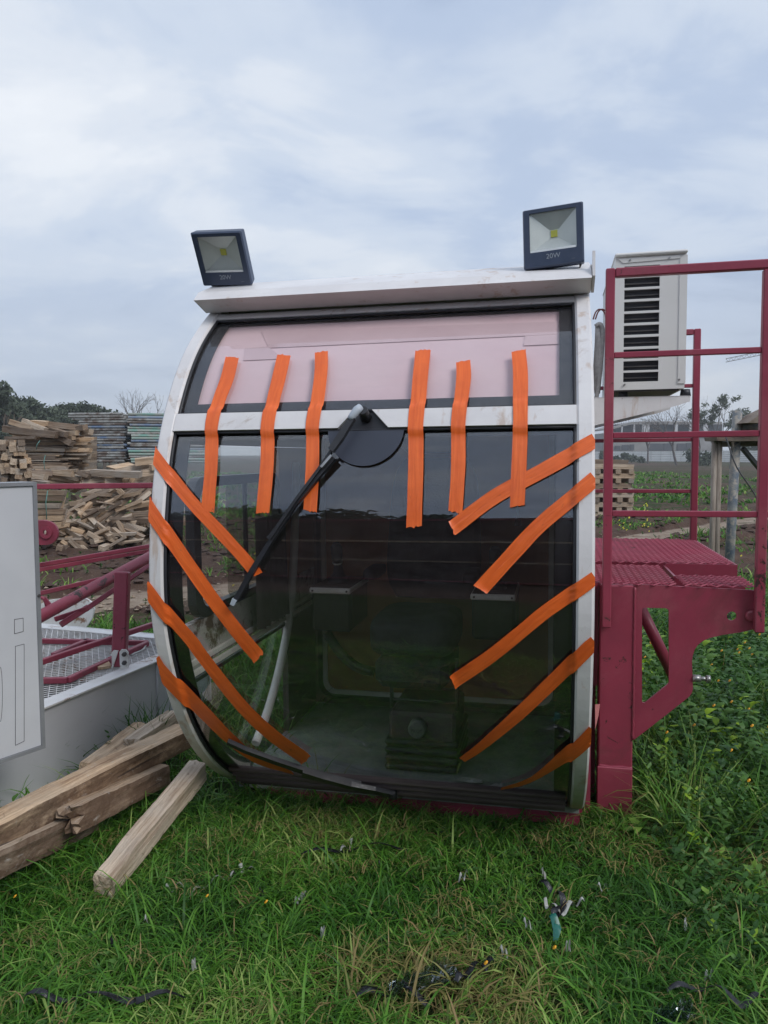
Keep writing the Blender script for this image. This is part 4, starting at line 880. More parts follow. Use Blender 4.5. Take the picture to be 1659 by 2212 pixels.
# ------------------------------------------------------------------ white jib deck section with its mesh walkway
ZD = .35
e0, e1 = onZ(79, 1536, ZD), onZ(337, 1429, ZD); dd = e1 - e0; dd /= np.linalg.norm(dd); dn = np.array([-dd[1], dd[0], 0])
farp = onZ(328, 1372, ZD); lenf = (farp - e0) @ dd + .02
def dk(a_, b_, z): p = e0 + dd * a_ + dn * b_; return np.array([p[0], p[1], z])
JD = thing('jib_section', dk(lenf / 2, .5, 0), 'white painted steel jib section with a rusty mesh walkway lying left of the cab', 'crane section')
WD = 1.15; A0 = -1.3
m = MB(); m.hexa([dk(A0, .012, .04), dk(lenf, .012, .04), dk(lenf, .02, .04), dk(A0, .02, .04), dk(A0, .012, ZD - .008), dk(lenf, .012, ZD - .008), dk(lenf, .02, ZD - .008), dk(A0, .02, ZD - .008)]); m.build('side_plate', M['grey_white'], JD)
for (b0_, b1_) in ((0, .075), (WD - .075, WD)):
    m = MB(); m.hexa([dk(A0, b0_, ZD - .007), dk(lenf, b0_, ZD - .007), dk(lenf, b1_, ZD - .007), dk(A0, b1_, ZD - .007), dk(A0, b0_, ZD), dk(lenf, b0_, ZD), dk(lenf, b1_, ZD), dk(A0, b1_, ZD)]); m.build('edge_flange', M['deck_white'], JD)
m = MB(); m.hexa([dk(lenf, 0, .04), dk(lenf + .008, 0, .04), dk(lenf + .008, WD, .04), dk(lenf, WD, .04), dk(lenf, 0, ZD + .002), dk(lenf + .008, 0, ZD + .002), dk(lenf + .008, WD, ZD + .002), dk(lenf, WD, ZD + .002)])
m.hexa([dk(A0, WD - .01, .04), dk(lenf, WD - .01, .04), dk(lenf, WD, .04), dk(A0, WD, .04), dk(A0, WD - .01, ZD - .008), dk(lenf, WD - .01, ZD - .008), dk(lenf, WD, ZD - .008), dk(A0, WD, ZD - .008)])
m.hexa([dk(lenf - .07, .076, ZD - .006), dk(lenf, .076, ZD - .006), dk(lenf, WD - .076, ZD - .006), dk(lenf - .07, WD - .076, ZD - .006), dk(lenf - .07, .076, ZD), dk(lenf, .076, ZD), dk(lenf, WD - .076, ZD), dk(lenf - .07, WD - .076, ZD)])
m.build('end_plate', M['deck_white'], JD)
expanded(A0, lenf - .07, .078, WD - .078, ZD - .006, .042, .036, .0032, .0004, frame=lambda a_, b_, c_: dk(a_, b_, c_), tilt=.0006, th=.001).build('walkway_mesh', M['deck_white'], JD, kind='stuff')
m = MB(); m.hexa([dk(A0, .03, .05), dk(lenf - .01, .03, .05), dk(lenf - .01, WD - .03, .05), dk(A0, WD - .03, .05), dk(A0, .03, .06), dk(lenf - .01, .03, .06), dk(lenf - .01, WD - .03, .06), dk(A0, WD - .03, .06)]); m.build('under_mesh_shade', M['darkmetal'], JD)  # dark sheet added so the hollow under the mesh looks shaded
q = onZ(332, 1500, .2); sa = (np.array([*at(331, 1480, 3.4)[:2], 0]) - e0) @ dd
m = MB(); m.tube([dk(sa, .010, .05), dk(sa, .010, ZD - .01)], .005, 6); m.build('seam_strip', M['grey_white'], JD)
m = MB(); m.hexa([dk(A0 + .1, .1, .0), dk(A0 + .2, .1, .0), dk(A0 + .2, WD - .1, .0), dk(A0 + .1, WD - .1, .0), dk(A0 + .1, .1, .04), dk(A0 + .2, .1, .04), dk(A0 + .2, WD - .1, .04), dk(A0 + .1, WD - .1, .04)])
m.hexa([dk(lenf - .2, .1, .0), dk(lenf - .1, .1, .0), dk(lenf - .1, WD - .1, .0), dk(lenf - .2, WD - .1, .0), dk(lenf - .2, .1, .04), dk(lenf - .1, .1, .04), dk(lenf - .1, WD - .1, .04), dk(lenf - .2, WD - .1, .04)]); m.build('sleeper', M['wood'], JD)
# red post and braces bolted to the deck edge
YR = 3.28
RP = thing('red_bracing', at(264, 1442, YR), 'chipped dark red tubes and bars bracing up from the bolted foot on the white deck', 'steel bracing')
def wbar(name, x0, y0, x1, y1, Y0, Y1, w, h=None, par=RP, material='red_old', up=(0, -1, .01)):
    m = MB(); m.bar(at(x0, y0, Y0), at(x1, y1, Y1), w, h or w, up=up); return m.build(name, M[material], par)
wbar('post', 258, 1440, 265, 1235, YR, YR + .05, .060, .045)
m = MB(); m.tube([at(60, 1345, 3.05), at(79, 1336, 3.1), at(340, 1194, 3.75)], .026, 18); m.build('main_tube', M['red_old'], RP)
wbar('flat_bar', 60, 1225, 345, 1176, 3.35, 3.9, .020, .020); wbar('flat_bar', 60, 1235, 345, 1186, 3.33, 3.88, .018, .014)
wbar('flat_bar', 60, 1288, 230, 1248, 3.8, 3.9, .022); wbar('brace_bar', 118, 1338, 188, 1315, 3.32, 3.4, .022); wbar('brace_bar', 186, 1316, 345, 1206, 3.4, 3.9, .022)
wbar('brace_bar', 190, 1312, 132, 1349, 3.42, 3.30, .026)
wbar('hand_rail', 55, 1051.5, 345, 1048.5, 3.6, 3.7, .026)
wbar('post', 60, 1051, 62, 1380, 3.6, 3.6, .026)
# arched gusset on the tube
m = MB(); q = [(78, 1310), (79, 1297), (86, 1290), (94, 1292), (99, 1300), (104, 1320)]
m.tube([at(x, y, 3.2) for x, y in q], .008, 6); m.prism([at(x, y, 3.19) for x, y in ((97, 1289), (115, 1311), (106, 1318), (94, 1296))], (0, .008, 0)); m.build('lifting_eye', M['red_old'], RP)
# lug
def lug(px, py, Y, r, hr_, th, par, name='lug_plate'):
    cx_, _, cz_ = at(px, py, Y); n = 28; o = []
    for k in range(n):
        a_ = 2 * math.pi * k / n; ca, sa_ = math.cos(a_), math.sin(a_)
        if ca >= 0: o.append((cx_ + r * ca, cz_ + r * sa_))
        else: o.append((cx_ + 4 * r * ca * (1 if abs(sa_) < .98 else .3), cz_ + r * (sa_ * 1.02)))
    i = [(cx_ + hr_ * math.cos(2 * math.pi * k / n), cz_ + hr_ * math.sin(2 * math.pi * k / n)) for k in range(n)]
    m = MB(); ring(m, o, i, Y, th, lambda a_, b_, y: np.array([a_, y, b_])); return m.build(name, M['red_old'], par)
LG = lug(99, 1151, 3.30, .052, .013, .014, RP); lug(94, 1149, 3.37, .052, .013, .014, RP)
m = MB(); cx_, _, cz_ = at(98, 1151, 3.29); ring(m, [(cx_ + .026 * math.cos(a_), cz_ + .026 * math.sin(a_)) for a_ in np.linspace(0, 2 * math.pi, 24, endpoint=False)], [(cx_ + .0125 * math.cos(a_), cz_ + .0125 * math.sin(a_)) for a_ in np.linspace(0, 2 * math.pi, 24, endpoint=False)], 3.292, .008, lambda a_, b_, y: np.array([a_, y, b_])); m.build('lug_boss', M['red_old'], LG)
# foot bracket
m = MB(); q = [(259, 1446), (258, 1408), (262, 1403), (272, 1404), (277, 1410), (277, 1443)]
m.prism([at(x, y, YR - .045) for x, y in q], (0, .008, 0)); m.prism([at(x - 17, y + 2, YR - .03) for x, y in q[:4]], (0, .008, 0)); FB = m.build('foot_bracket', M['deck_white'], RP)
for y in (1412.5, 1431): p = at(269.5, y, YR - .045); m = MB(); m.tube([p, p + np.array([0, -.014, 0])], .0095, 6); m.build('bolt', M['darkmetal'], FB)
# loose red frame lying on the deck
LF = thing('red_rail_frame', onZ(220, 1425, ZD), 'red square-tube rail frame lying folded on the white mesh deck', 'steel frame')
def dbar(p, q, s_=.024, z=ZD + .012): m = MB(); m.bar(onZ(*p, z), onZ(*q, z), s_, s_); m.build('frame_bar', M['red_old'], LF)
for p, q in (((60, 1384), (319, 1389)), ((318, 1390), (237, 1426)), ((236, 1427), (147, 1469)), ((146, 1469), (55, 1471)), ((114, 1416), (190, 1384))): dbar(p, q)
m = MB(); m.bar(at(60, 1440, 3.15), at(345, 1344, 3.75), .024, .024); m.build('frame_bar', M['red_old'], LF)
m = MB(); m.tube(catmull([onZ(x, y, ZD + .008) for x, y in ((315, 1394), (308, 1404), (290, 1412), (283, 1416))], 4), .005, 6); tag(m.build('white_hose', M['whiteplastic']), 'thin white hose lying on the deck mesh beside the red frame corner', 'hose')
m = MB(); q = [onZ(x, y, ZD + .004) for x, y in ((208, 1440), (235, 1433), (240, 1443), (212, 1448))]; m.prism(q, (0, 0, .012)); tag(m.build('wood_chip', M['wood']), 'small wood chip on the deck edge by the bolted foot', 'wood chip')
# rounded white plate behind
m = MB(); q = [(60, 1320), (100, 1298), (150, 1290), (185, 1293), (200, 1303), (203, 1318), (198, 1338), (186, 1355), (168, 1366), (120, 1375), (60, 1380)]
m.prism([at(x, y, 4.25) for x, y in q], (0, .02, 0)); tag(m.build('sheave_guard', M['deck_white']), 'rust-spotted white rounded plate standing behind the red tube', 'steel plate')

# ------------------------------------------------------------------ timber
def frame_axes(p0, p1, roll=0.):
    t_ = Vector(p1) - Vector(p0); L = t_.length; t_.normalize(); up = Vector((0, 0, 1)) if abs(t_.z) < .95 else Vector((1, 0, 0))
    a_ = up.cross(t_).normalized(); b_ = t_.cross(a_); c_, s_ = math.cos(roll), math.sin(roll)
    a2 = a_ * c_ + b_ * s_; b2 = b_ * c_ - a_ * s_
    return L, Matrix((t_, a2, b2)).transposed()
def beam(p0, p1, w, h, label, group=None, roll=0., name='squared_timber', fine=False, jag=(.0, .0), material='wood', cat='timber', parent=None):
    L, Mx = frame_axes(p0, p1, roll); n = 4 if not fine else int(L / .02); sd_ = random.random() * 99
    vs_ = []; fs = []
    if fine:
        m_ = 5; per = []
        for a_ in range(m_): per.append((-.5 + a_ / m_, -.5))
        for a_ in range(m_): per.append((.5, -.5 + a_ / m_))
        for a_ in range(m_): per.append((.5 - a_ / m_, .5))
        for a_ in range(m_): per.append((-.5, .5 - a_ / m_))
    else: per = [(-.5, -.5), (.5, -.5), (.5, .5), (-.5, .5)]
    np_ = len(per)
    for i in range(n + 1):
        x = -L / 2 + L * i / n
        bend = .006 * math.sin(i / n * 3 + sd_) * min(1, L)
        for k, (a_, b_) in enumerate(per):
            r = 1.
            if fine and abs(abs(a_) - .5) < .01 and abs(abs(b_) - .5) < .01: r = .955
            q = Vector((x, a_ * w * r, b_ * h * r + bend))
            am = (.005 if fine else .05 * min(w, h))
            q.y += am * noise.noise(Vector((x * 5 + sd_, a_ * 3, b_ * 3))); q.z += am * noise.noise(Vector((x * 5 - sd_, a_ * 3 + 9, b_ * 3)))
            if fine: q.y += .0015 * noise.noise(Vector((x * 40, a_ * 9, b_ * 9 + sd_))); q.z += .0025 * noise.noise(Vector((x * 30, a_ * 9 + sd_, b_ * 9)))
            if i == 0: q.x += jag[0] * (noise.noise(Vector((a_ * 4 + sd_, b_ * 4, 1))) + .3 * a_) + (0 if fine else .02 * a_)
            if i == n: q.x += jag[1] * (noise.noise(Vector((a_ * 4 + sd_, b_ * 4, 7)))) + (0 if fine else .02 * b_)
            vs_.append(q)
    for i in range(n):
        for k in range(np_): fs.append((i * np_ + k, i * np_ + (k + 1) % np_, (i + 1) * np_ + (k + 1) % np_, (i + 1) * np_ + k))
    if fine:
        e_a = sum((vs_[k] for k in range(np_)), Vector()) / np_; e_b = sum((vs_[n * np_ + k] for k in range(np_)), Vector()) / np_
        vs_ += [e_a.lerp(vs_[k], .6) + Vector((jag[0] * .45 * noise.noise(Vector((k * .9, sd_, 2))) - .002, 0, 0)) for k in range(np_)] + [e_b.lerp(vs_[n * np_ + k], .6) + Vector((.002, 0, 0)) for k in range(np_)]
        ra, rb = (n + 1) * np_, (n + 2) * np_
        fs += [(k, ra + k, ra + (k + 1) % np_, (k + 1) % np_)[::1] for k in range(np_)] + [(n * np_ + k, n * np_ + (k + 1) % np_, rb + (k + 1) % np_, rb + k) for k in range(np_)]
        vs_.append(e_a); vs_.append(e_b); b_ = len(vs_) - 2
        fs += [(b_, ra + (k + 1) % np_, ra + k) for k in range(np_)] + [(b_ + 1, rb + k, rb + (k + 1) % np_) for k in range(np_)]
    else: fs += [(3, 2, 1, 0), tuple(n * np_ + k for k in range(4))]
    me = bpy.data.meshes.new(name); me.from_pydata(vs_, [], [f[::-1] for f in fs]); me.materials.append(M[material]); me.update()
    o = bpy.data.objects.new(name, me); col.objects.link(o); o.matrix_world = Matrix.Translation((Vector(p0) + Vector(p1)) / 2) @ Mx.to_4x4()
    tag(o, label, cat, group); return o
# foreground beams
b1 = at(-60, 1826, 2.02), at(396, 1588, 2.93)
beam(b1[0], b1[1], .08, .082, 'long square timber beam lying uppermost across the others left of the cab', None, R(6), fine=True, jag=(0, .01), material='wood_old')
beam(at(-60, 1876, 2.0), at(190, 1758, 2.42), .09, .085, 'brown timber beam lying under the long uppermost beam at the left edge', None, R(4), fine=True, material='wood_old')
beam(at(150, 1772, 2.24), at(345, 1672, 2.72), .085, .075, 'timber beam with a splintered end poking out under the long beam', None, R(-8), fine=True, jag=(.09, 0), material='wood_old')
beam(at(222, 1918, 2.075), at(428, 1662, 2.66), .062, .07, 'pale timber beam lying alone in the grass pointing towards the cab corner', None, R(3), fine=True, jag=(.01, .01))
beam(at(190, 1668, 2.62), at(305, 1576, 3.12), .075, .06, 'pale timber offcut lying behind the long beam near the tall grass', None, R(10), fine=True, jag=(.02, .03))
beam(at(285, 1615, 2.85), at(378, 1552, 3.25), .075, .07, 'timber beam end rising behind the long beam at the cab frame', None, R(-4), fine=True, jag=(.02, .02))
p5 = onZ(470, 1560, .05); 
# loose pile in the middle distance
def Z1(x, y): return 54 + .1823 * x, 1026 + .1823 * y
PILE = [(420, 560, 700, 290), (560, 500, 740, 310), (640, 570, 800, 470), (700, 310, 1000, 175), (680, 250, 920, 165), (870, 540, 1430, 130), (950, 620, 1490, 160), (800, 510, 960, 350), (950, 345, 1160, 265), (345, 560, 665, 740), (370, 640, 570, 775), (300, 800, 475, 890), (430, 790, 550, 870), (545, 780, 675, 900), (620, 770, 765, 870), (690, 590, 870, 690), (850, 570, 920, 665), (990, 740, 1185, 815), (890, 640, 1015, 735), (990, 640, 1165, 715), (1100, 530, 1205, 740), (1200, 590, 1340, 670), (1190, 640, 1405, 745), (1160, 570, 1430, 650), (660, 850, 752, 930), (770, 515, 850, 600), (500, 555, 660, 545), (1150, 530, 1270, 490), (1230, 560, 1320, 565), (640, 480, 780, 340), (970, 560, 1080, 400), (1210, 380, 1480, 330), (1290, 400, 1480, 380), (1300, 470, 1480, 460), (1300, 530, 1480, 540), (760, 690, 900, 770), (640, 640, 780, 760), (900, 700, 1060, 790), (1180, 700, 1330, 790), (560, 640, 700, 680), (1060, 130, 1200, 260), (900, 260, 1080, 150), (1170, 250, 1480, 60), (1320, 330, 1480, 200)]
for k, (x0, y0, x1, y1) in enumerate(PILE):
    Ya = 10.15 + .6 * (930 - y0) / 800 + random.uniform(-.1, .1); Yb = 10.15 + .6 * (930 - y1) / 800 + random.uniform(-.1, .15)
    beam(at(*Z1(x0, y0), Ya), at(*Z1(x1, y1), Yb), random.uniform(.055, .075), random.uniform(.05, .065), 'weathered timber beam lying crooked in the collapsed pile between the red rails', 'timber beams in the collapsed pile', random.uniform(-.5, .5))
for k in range(22):
    xk, yk = random.uniform(330, 1400), random.uniform(230, 800); lk = random.uniform(90, 190); ak = random.choice([random.uniform(.5, 1.1), random.uniform(-.9, -.2), random.uniform(-.3, .4)])
    if yk > 700 and xk < 500: continue
    pa, pb = (xk - lk * math.cos(ak), yk - lk * math.sin(ak) * .8), (xk + lk * math.cos(ak), yk + lk * math.sin(ak) * .8)
    beam(at(*Z1(*pa), 10.08 + .6 * (930 - yk) / 800), at(*Z1(*pb), 10.04 + .6 * (930 - yk) / 800), random.uniform(.035, .055), random.uniform(.02, .05), 'weathered timber beam lying crooked in the collapsed pile between the red rails', 'timber beams in the collapsed pile', random.uniform(-.4, .4))
for k in range(46):   # the lower, mostly buried part of the same pile
    x = random.uniform(-4.75, -2.95); z = .04 + .085 * (k // 12); y = 10.75 + .25 * (k // 12) * .4 + random.uniform(-.1, .2); a_ = random.uniform(-.35, .35); l = random.uniform(.5, .9)
    beam((x, y - l * .8, z), (x + a_, y + l * .4, z + random.uniform(0, .12)), .08, .075, 'weathered timber beam lying crooked in the collapsed pile between the red rails', 'timber beams in the collapsed pile', random.uniform(-.3, .3))
for k in range(40):
    x = random.uniform(-4.9, -2.9); z = .25 + .55 * random.random(); y = 11.3 + random.uniform(0, .5); a_ = random.uniform(-.9, .9)
    beam((x - a_ / 2, y, z), (x + a_ / 2, y + random.uniform(-.3, .3), z + random.uniform(-.2, .3)), .08, .075, 'weathered timber beam lying crooked in the collapsed pile between the red rails', 'timber beams in the collapsed pile', random.uniform(-.3, .3))
# strapped stack at the left of the pile
for j in range(6):
    for i in range(3):
        y0 = 1060 + j * 13.5; x1 = 143 - (j % 3) * 4 - random.uniform(0, 5)
        pr_ = at(x1 + i * 2, y0 + 4, 9.7 + i * .095); beam(pr_ + np.array([-1.6, -.1, 0]), pr_, .085, .066, 'square timber beam in the strapped stack just right of the grey panel', 'timber beams in the strapped stack')
m = MB(); m.tube([at(103, 1060, 9.6), at(99, 1085, 9.58), at(101, 1122, 9.6)], .006, 5); tag(m.build('strap', M['strap']), 'thin green strap round the timber stack beside the grey panel', 'strap')
# stack with beam ends at far left
def Z2(x, y): return .2083 * x, 810 + .2083 * y
for j in range(9):
    for i in range(6):
        x, y = Z2(20 + i * 52 + random.uniform(-10, 10) + (j > 2) * 15, 705 + j * 48 + random.uniform(-8, 8))
        if i == 5 and j < 4: continue
        p = at(x, y, 8.3 + random.uniform(-.06, .1)); beam(p, p + np.array([-.75 + random.uniform(-.12, .12), 1.3, 0]), random.uniform(.06, .08), random.uniform(.055, .07), 'square timber beam end showing in the stack above the grey panel', 'timber beams stacked above the grey panel', random.uniform(-.2, .2))
# tall stack of thin planks
for j in range(30):
    for i in range(3):
        x0 = 60 + random.uniform(0, 260) + i * 60; x1 = x0 + random.uniform(380, 640); x1 = min(x1, 1060 - 4 * abs(j - 4)); y = 640 + j * 13.2
        a_ = at(*Z2(x0, y + random.uniform(-8, 8)), 11.6 + i * .15); b_ = at(*Z2(x1, y + random.uniform(-14, 14)), 11.5 + i * .15)
        beam(a_, b_, .11, random.uniform(.016, .026) if random.random() < .85 else .06, 'thin grey plank in the tall untidy plank stack behind the strapped timber', 'planks in the tall stack', random.uniform(-.12, .12), name='plank', cat='plank')
for j in range(13):   # core of the plank stack
    a_ = at(*Z2(150, 660 + j * 30), 12.1); b_ = at(*Z2(930, 660 + j * 30), 12.1); beam(a_, b_, .6, .06, 'thin grey plank in the tall untidy plank stack behind the strapped timber', 'planks in the tall stack', 0, name='plank', cat='plank')
TOPL = ['long thick pale beam lying along the front of the loose heap', 'upper half of the beam slanting down to the right over the loose heap', 'stout beam end slanting down past the right end of the long front beam', 'beam at the upper left of the loose heap, just behind the slanting one', 'short level beam at the very top of the loose heap', 'whitish long beam at the upper right of the loose heap', 'short reddish beam in the middle of the loose heap', 'stubby beam under the right end of the loose heap', 'short beam jutting out furthest right from the loose heap', 'small block end low at the right of the loose heap', 'beam end cocked upwards at the upper right of the loose heap', 'thin board under the long front beam of the loose heap', 'flat thin board on the left shoulder of the plank stack below the loose heap']
for (x0, y0, x1, y1, d) in ((50, 555, 590, 625, .12), (250, 480, 470, 575, .1), (470, 575, 750, 715, .1), (115, 490, 480, 590, .1), (330, 495, 490, 505, .09), (490, 515, 870, 555, .11), (500, 560, 690, 615, .1), (690, 610, 800, 600, .09), (860, 600, 945, 590, .1), (690, 640, 765, 655, .07), (780, 560, 885, 540, .1), (110, 600, 415, 640, .06), (60, 650, 370, 655, .05)):
    beam(at(*Z2(x0, y0), 11.5), at(*Z2(x1, y1), 11.35 + random.uniform(-.1, .1)), d * .8, d * .8, TOPL.pop(0), 'loose beams on top of the plank stack', random.uniform(-.3, .3))
for (x0, y0, x1, y1, d) in ((300, 1020, 560, 1030, .1), (370, 1085, 770, 1115, .1), (430, 1040, 830, 1100, .09), (640, 1040, 830, 1075, .08), (290, 1105, 500, 1125, .08), (805, 1010, 930, 1050, .09), (880, 1030, 1000, 1075, .1), (960, 1015, 1460, 1030, .11), (1200, 1050, 1480, 1050, .1), (860, 1115, 1190, 1060, .09), (1095, 1100, 1490, 1095, .09), (1200, 1000, 1600, 925, .1), (1400, 905, 1620, 880, .12), (1465, 1020, 1600, 1015, .12), (1310, 1125, 1370, 1050, .13), (850, 1080, 1100, 1130, .1), (600, 1000, 800, 990, .05), (1500, 1090, 1620, 1060, .1), (1560, 960, 1640, 940, .1), (560, 1010, 760, 1030, .09), (300, 1050, 480, 1060, .1)):
    beam(at(*Z2(x0, y0), 10.9), at(*Z2(x1, y1), 10.9 + random.uniform(-.2, .3)), d * .8, d * .8, 'weathered beam or board lying level above the red hand rail', 'timbers lying level above the red hand rail', random.uniform(-.3, .3))
for k in range(26):
    x = random.uniform(290, 1560); y = random.uniform(1010, 1120); l = random.uniform(200, 420); beam(at(*Z2(x, y), 11.3), at(*Z2(x + l, y + random.uniform(-40, 40)), 11.35), .08, .08, 'weathered beam or board lying level above the red hand rail', 'timbers lying level above the red hand rail', random.uniform(-.3, .3))
for (q) in ([(1100, 945), (1330, 905), (1400, 930), (1200, 975)], [(1200, 955), (1450, 920), (1460, 950), (1290, 978)]):
    m = MB(); m.prism([at(*Z2(x, y), 11.1 + .15 * (970 - y) / 60) for x, y in q], (0, .02, -.018)); tag(m.build('plywood_sheet', M['wood']), 'grey plywood sheet lying at the foot of the scaffold frames, ' + ('left one' if q[0][0] == 1100 else 'right one'), 'plywood', 'plywood sheets by the scaffold frames')
m = MB(); m.tube([at(*Z2(415, 680), 11.3), at(*Z2(385, 720), 11.28), at(*Z2(375, 775), 11.3)], .005, 5); m.tube([at(*Z2(470, 830), 11.3), at(*Z2(455, 900), 11.28), at(*Z2(465, 990), 11.3)], .005, 5); tag(m.build('strap', M['strap']), 'green strap hanging round the tall plank stack', 'strap')
# crib stack of short beams beyond the platform
base = at(1366, 1108, 15.8); ux = .105
for j in range(11):
    z = .05 + j * .098
    if j % 2 == 0:
        for i in range(3): yv = 15.8 + i * .42; beam((base[0] - 1.25, yv, z), (base[0] + random.uniform(-.06, .03), yv, z), .10, .094, 'pale short beam in the criss-cross timber stack behind the red platform', 'beams in the criss-cross stack', random.uniform(-.05, .05))
    else:
        for i in range(6): xv = base[0] - .08 - i * .22 + random.uniform(-.03, .03); beam((xv, 15.72, z), (xv, 16.75, z), .10, .094, 'pale short beam in the criss-cross timber stack behind the red platform', 'beams in the criss-cross stack')
for i in range(4): beam((base[0] - 1.2, 15.8 + i * .12, 1.13), (base[0] - .12 - .05 * i, 15.8 + i * .12, 1.13), .10, .08, 'pale short beam in the criss-cross timber stack behind the red platform', 'beams in the criss-cross stack')

# ------------------------------------------------------------------ stacked scaffold frames
ORD = 'first second third fourth fifth sixth seventh eighth ninth tenth eleventh twelfth thirteenth fourteenth fifteenth sixteenth seventeenth eighteenth nineteenth'.split()
def scaffold(p, d, L, wd, material, label):
    d = np.array(d, float); d /= np.linalg.norm(d); nrm_ = np.array([-d[1], d[0], 0]); nrm_ *= np.sign(nrm_[1])
    T = thing('scaffold_frame', p, label, 'scaffold frame', 'stacked scaffold frames'); p = np.array(p)
    for b_ in (0, wd):
        m = MB(); rr_ = .024; q = [p + nrm_ * b_ - d * 0, p + nrm_ * b_ + d * L]
        m.tube(q, rr_, 10, cap=False); a0 = q[0] + d * .06; m.tube([q[0] - d * .0005, a0], rr_ * .72, 10, cap=True); m.build('tube', material, T)
    for a_ in (.12, L - .2): m = MB(); m.tube([p + d * a_ + nrm_ * .02, p + d * a_ + nrm_ * (wd - .02)], .018, 8); m.build('cross_tube', material, T)
YS = 13.2
for j in range(19):
    zj = at(270, 896 + j * 5.65, YS)[2]
    mt = M['scaffold'] if j not in (5, 9, 12, 14) else M['scaffold_blue']
    cw = {M['scaffold'].name: 'grey', M['scaffold_blue'].name: 'blue', M['scaffold_green'].name: 'green'}
    scaffold((at(272 + random.uniform(-7, 6), 900, YS)[0], YS, zj + .015 + random.uniform(-.006, .006)), (-1, .12 + random.uniform(-.01, .01), 0), .88 + (.12 if j < 3 else 0) + random.uniform(-.03, .03), .9, mt, f'{cw[mt.name]} scaffold frame, {ORD[18 - j]} from the bottom of the left-hand stack')
    mt = (M['scaffold_green'], M['scaffold'], M['scaffold_green'], M['scaffold_blue'], M['scaffold'], M['scaffold_blue'])[(j * 5 + j // 3) % 6]
    scaffold((at(277 + random.uniform(-6, 6), 900, YS - .1)[0], YS - .1, zj + random.uniform(-.006, .006)), (1, .34 + random.uniform(-.01, .01), 0), 1.5, .9, mt, f'{cw[mt.name]} scaffold frame, {ORD[18 - j]} from the bottom of the right-hand stack beside the cab')

# ------------------------------------------------------------------ steel shoring posts and slab at the right
SH = thing('shoring_stand', at(1590, 1400, 5.2), 'old grey steel posts carrying a rough dark board shelf at the right edge', 'shoring stand')
m = MB(); a_, b_ = at(1593, 887, 5.2), at(1584, 1340, 5.2); b_[2] = 0; b_[0] = a_[0] - .03; m.tube([a_, b_], .031, 16); m.build('post', M['postmetal'], SH)
pA_ = at(1549, 946, 5.2); m = MB()
for dx in (-.016, .016): m.tube([pA_ + np.array([dx, 0, 0]), np.array([pA_[0] + dx + .01, 5.2, 0])], .019, 10)
m.build('post', M['postpale'], SH)
m = MB(); m.tube([at(1600, 923, 5.2), at(1700, 921, 5.3)], .026, 12); m.build('arm', M['postmetal'], SH)
m = MB(); m.bar(at(1553, 960, 5.2), at(1700, 958, 5.3), .04, .035); m.build('arm', M['board'], SH)
m = MB(); m.bar(at(1604, 968, 5.22), at(1668, 1045, 5.3), .03, .03); m.build('diagonal_brace', M['darkmetal'], SH)
m = MB(); m.tube([at(1602, 903, 5.2), at(1619, 902, 5.2)], .010, 8); m.tube([at(1618, 897, 5.2), at(1622, 908, 5.2)], .009, 8); m.build('locking_pin', M['postmetal'], SH)
m = MB(); m.prism([at(x, y, 5.0) for x, y in ((1617, 913), (1640, 896), (1700, 868), (1700, 893), (1655, 914))], (0, .22, 0)); m.build('slab', M['board'], SH)
m = MB(); m.prism([at(x, y, 5.1) for x, y in ((1548, 944), (1575, 941), (1700, 944), (1700, 952), (1590, 953), (1550, 952))], (0, .2, 0)); m.build('slab', M['board'], SH)
m = MB(); m.tube([at(1590, 1372, 5.05), at(1700, 1366, 4.9)], .022, 10); tag(m.build('steel_tube', M['postmetal']), 'grey tube lying level in the tall grass beyond the gusset plate', 'tube')
m = MB(); q = [at(1567, 942, 4.2), at(1592, 1010, 4.1), at(1640, 1090, 4.0), at(1668, 1240, 3.9)]; m.tube(catmull(q, 5), .004, 6); tag(m.build('black_wire', M['plastic']), 'thin black wire hanging down in front of the mottled steel post', 'wire')

# ------------------------------------------------------------------ far fence, building, crane
fa, fc = at(1225, 990, 165), at(1700, 1012, 122)
fa[2] = 0; fc[2] = 0; dF = fc - fa; LF_ = np.linalg.norm(dF); dF /= LF_; FN = thing('sheet_fence', fa, 'long white corrugated sheet fence across the far side of the field', 'fence')
nP = 22; dFn = np.array([-dF[1], dF[0], 0]) * np.sign(-dF[0] if False else 1)
pm = None
for k in range(nP):
    m = MB(); L0_ = LF_ / nP; G = []
    for i in range(26): z = .05 + 1.95 * i / 25; G.append([fa + dF * (k * L0_ + x) + np.array([0, -.12 * math.sin(i / 25 * math.pi * 12.3), z]) for x in (0.02, L0_ - .02)])
    m.grid(G, smooth=True); m.build('fence_panel', M['fencewhite'], FN)
    m = MB(); m.bar(fa + dF * (k * L0_) + np.array([0, .1, 0]), fa + dF * (k * L0_) + np.array([0, .1, 2.05]), .07, .07); m.build('fence_post', M['grey_trim'], FN)
YB = 185.
def bx(mb, x0, x1, y0, y1, Y=YB, dep=14.): a_, b_ = at(x0, y0, Y), at(x1, y1, Y); return mb.box(((a_[0] + b_[0]) / 2, Y + dep / 2, (a_[2] + b_[2]) / 2), (abs(b_[0] - a_[0]), 0, 0), (0, dep, 0), (0, 0, abs(b_[2] - a_[2])))
BD = thing('unfinished_building', at(1420, 1000, YB), 'unfinished concrete building with dark open storeys and bare rebar beyond the fence', 'building')
m = MB(); bx(m, 1366, 1560, 911, 916.5, YB, 16); m.build('roof_slab', M['concrete'], BD)
m = MB(); m.prism([at(x, y, YB) for x, y in ((1318, 925), (1366, 911), (1366, 916), (1318, 928.5))], (0, 16, 0)); m.build('roof_slab', M['concrete'], BD)
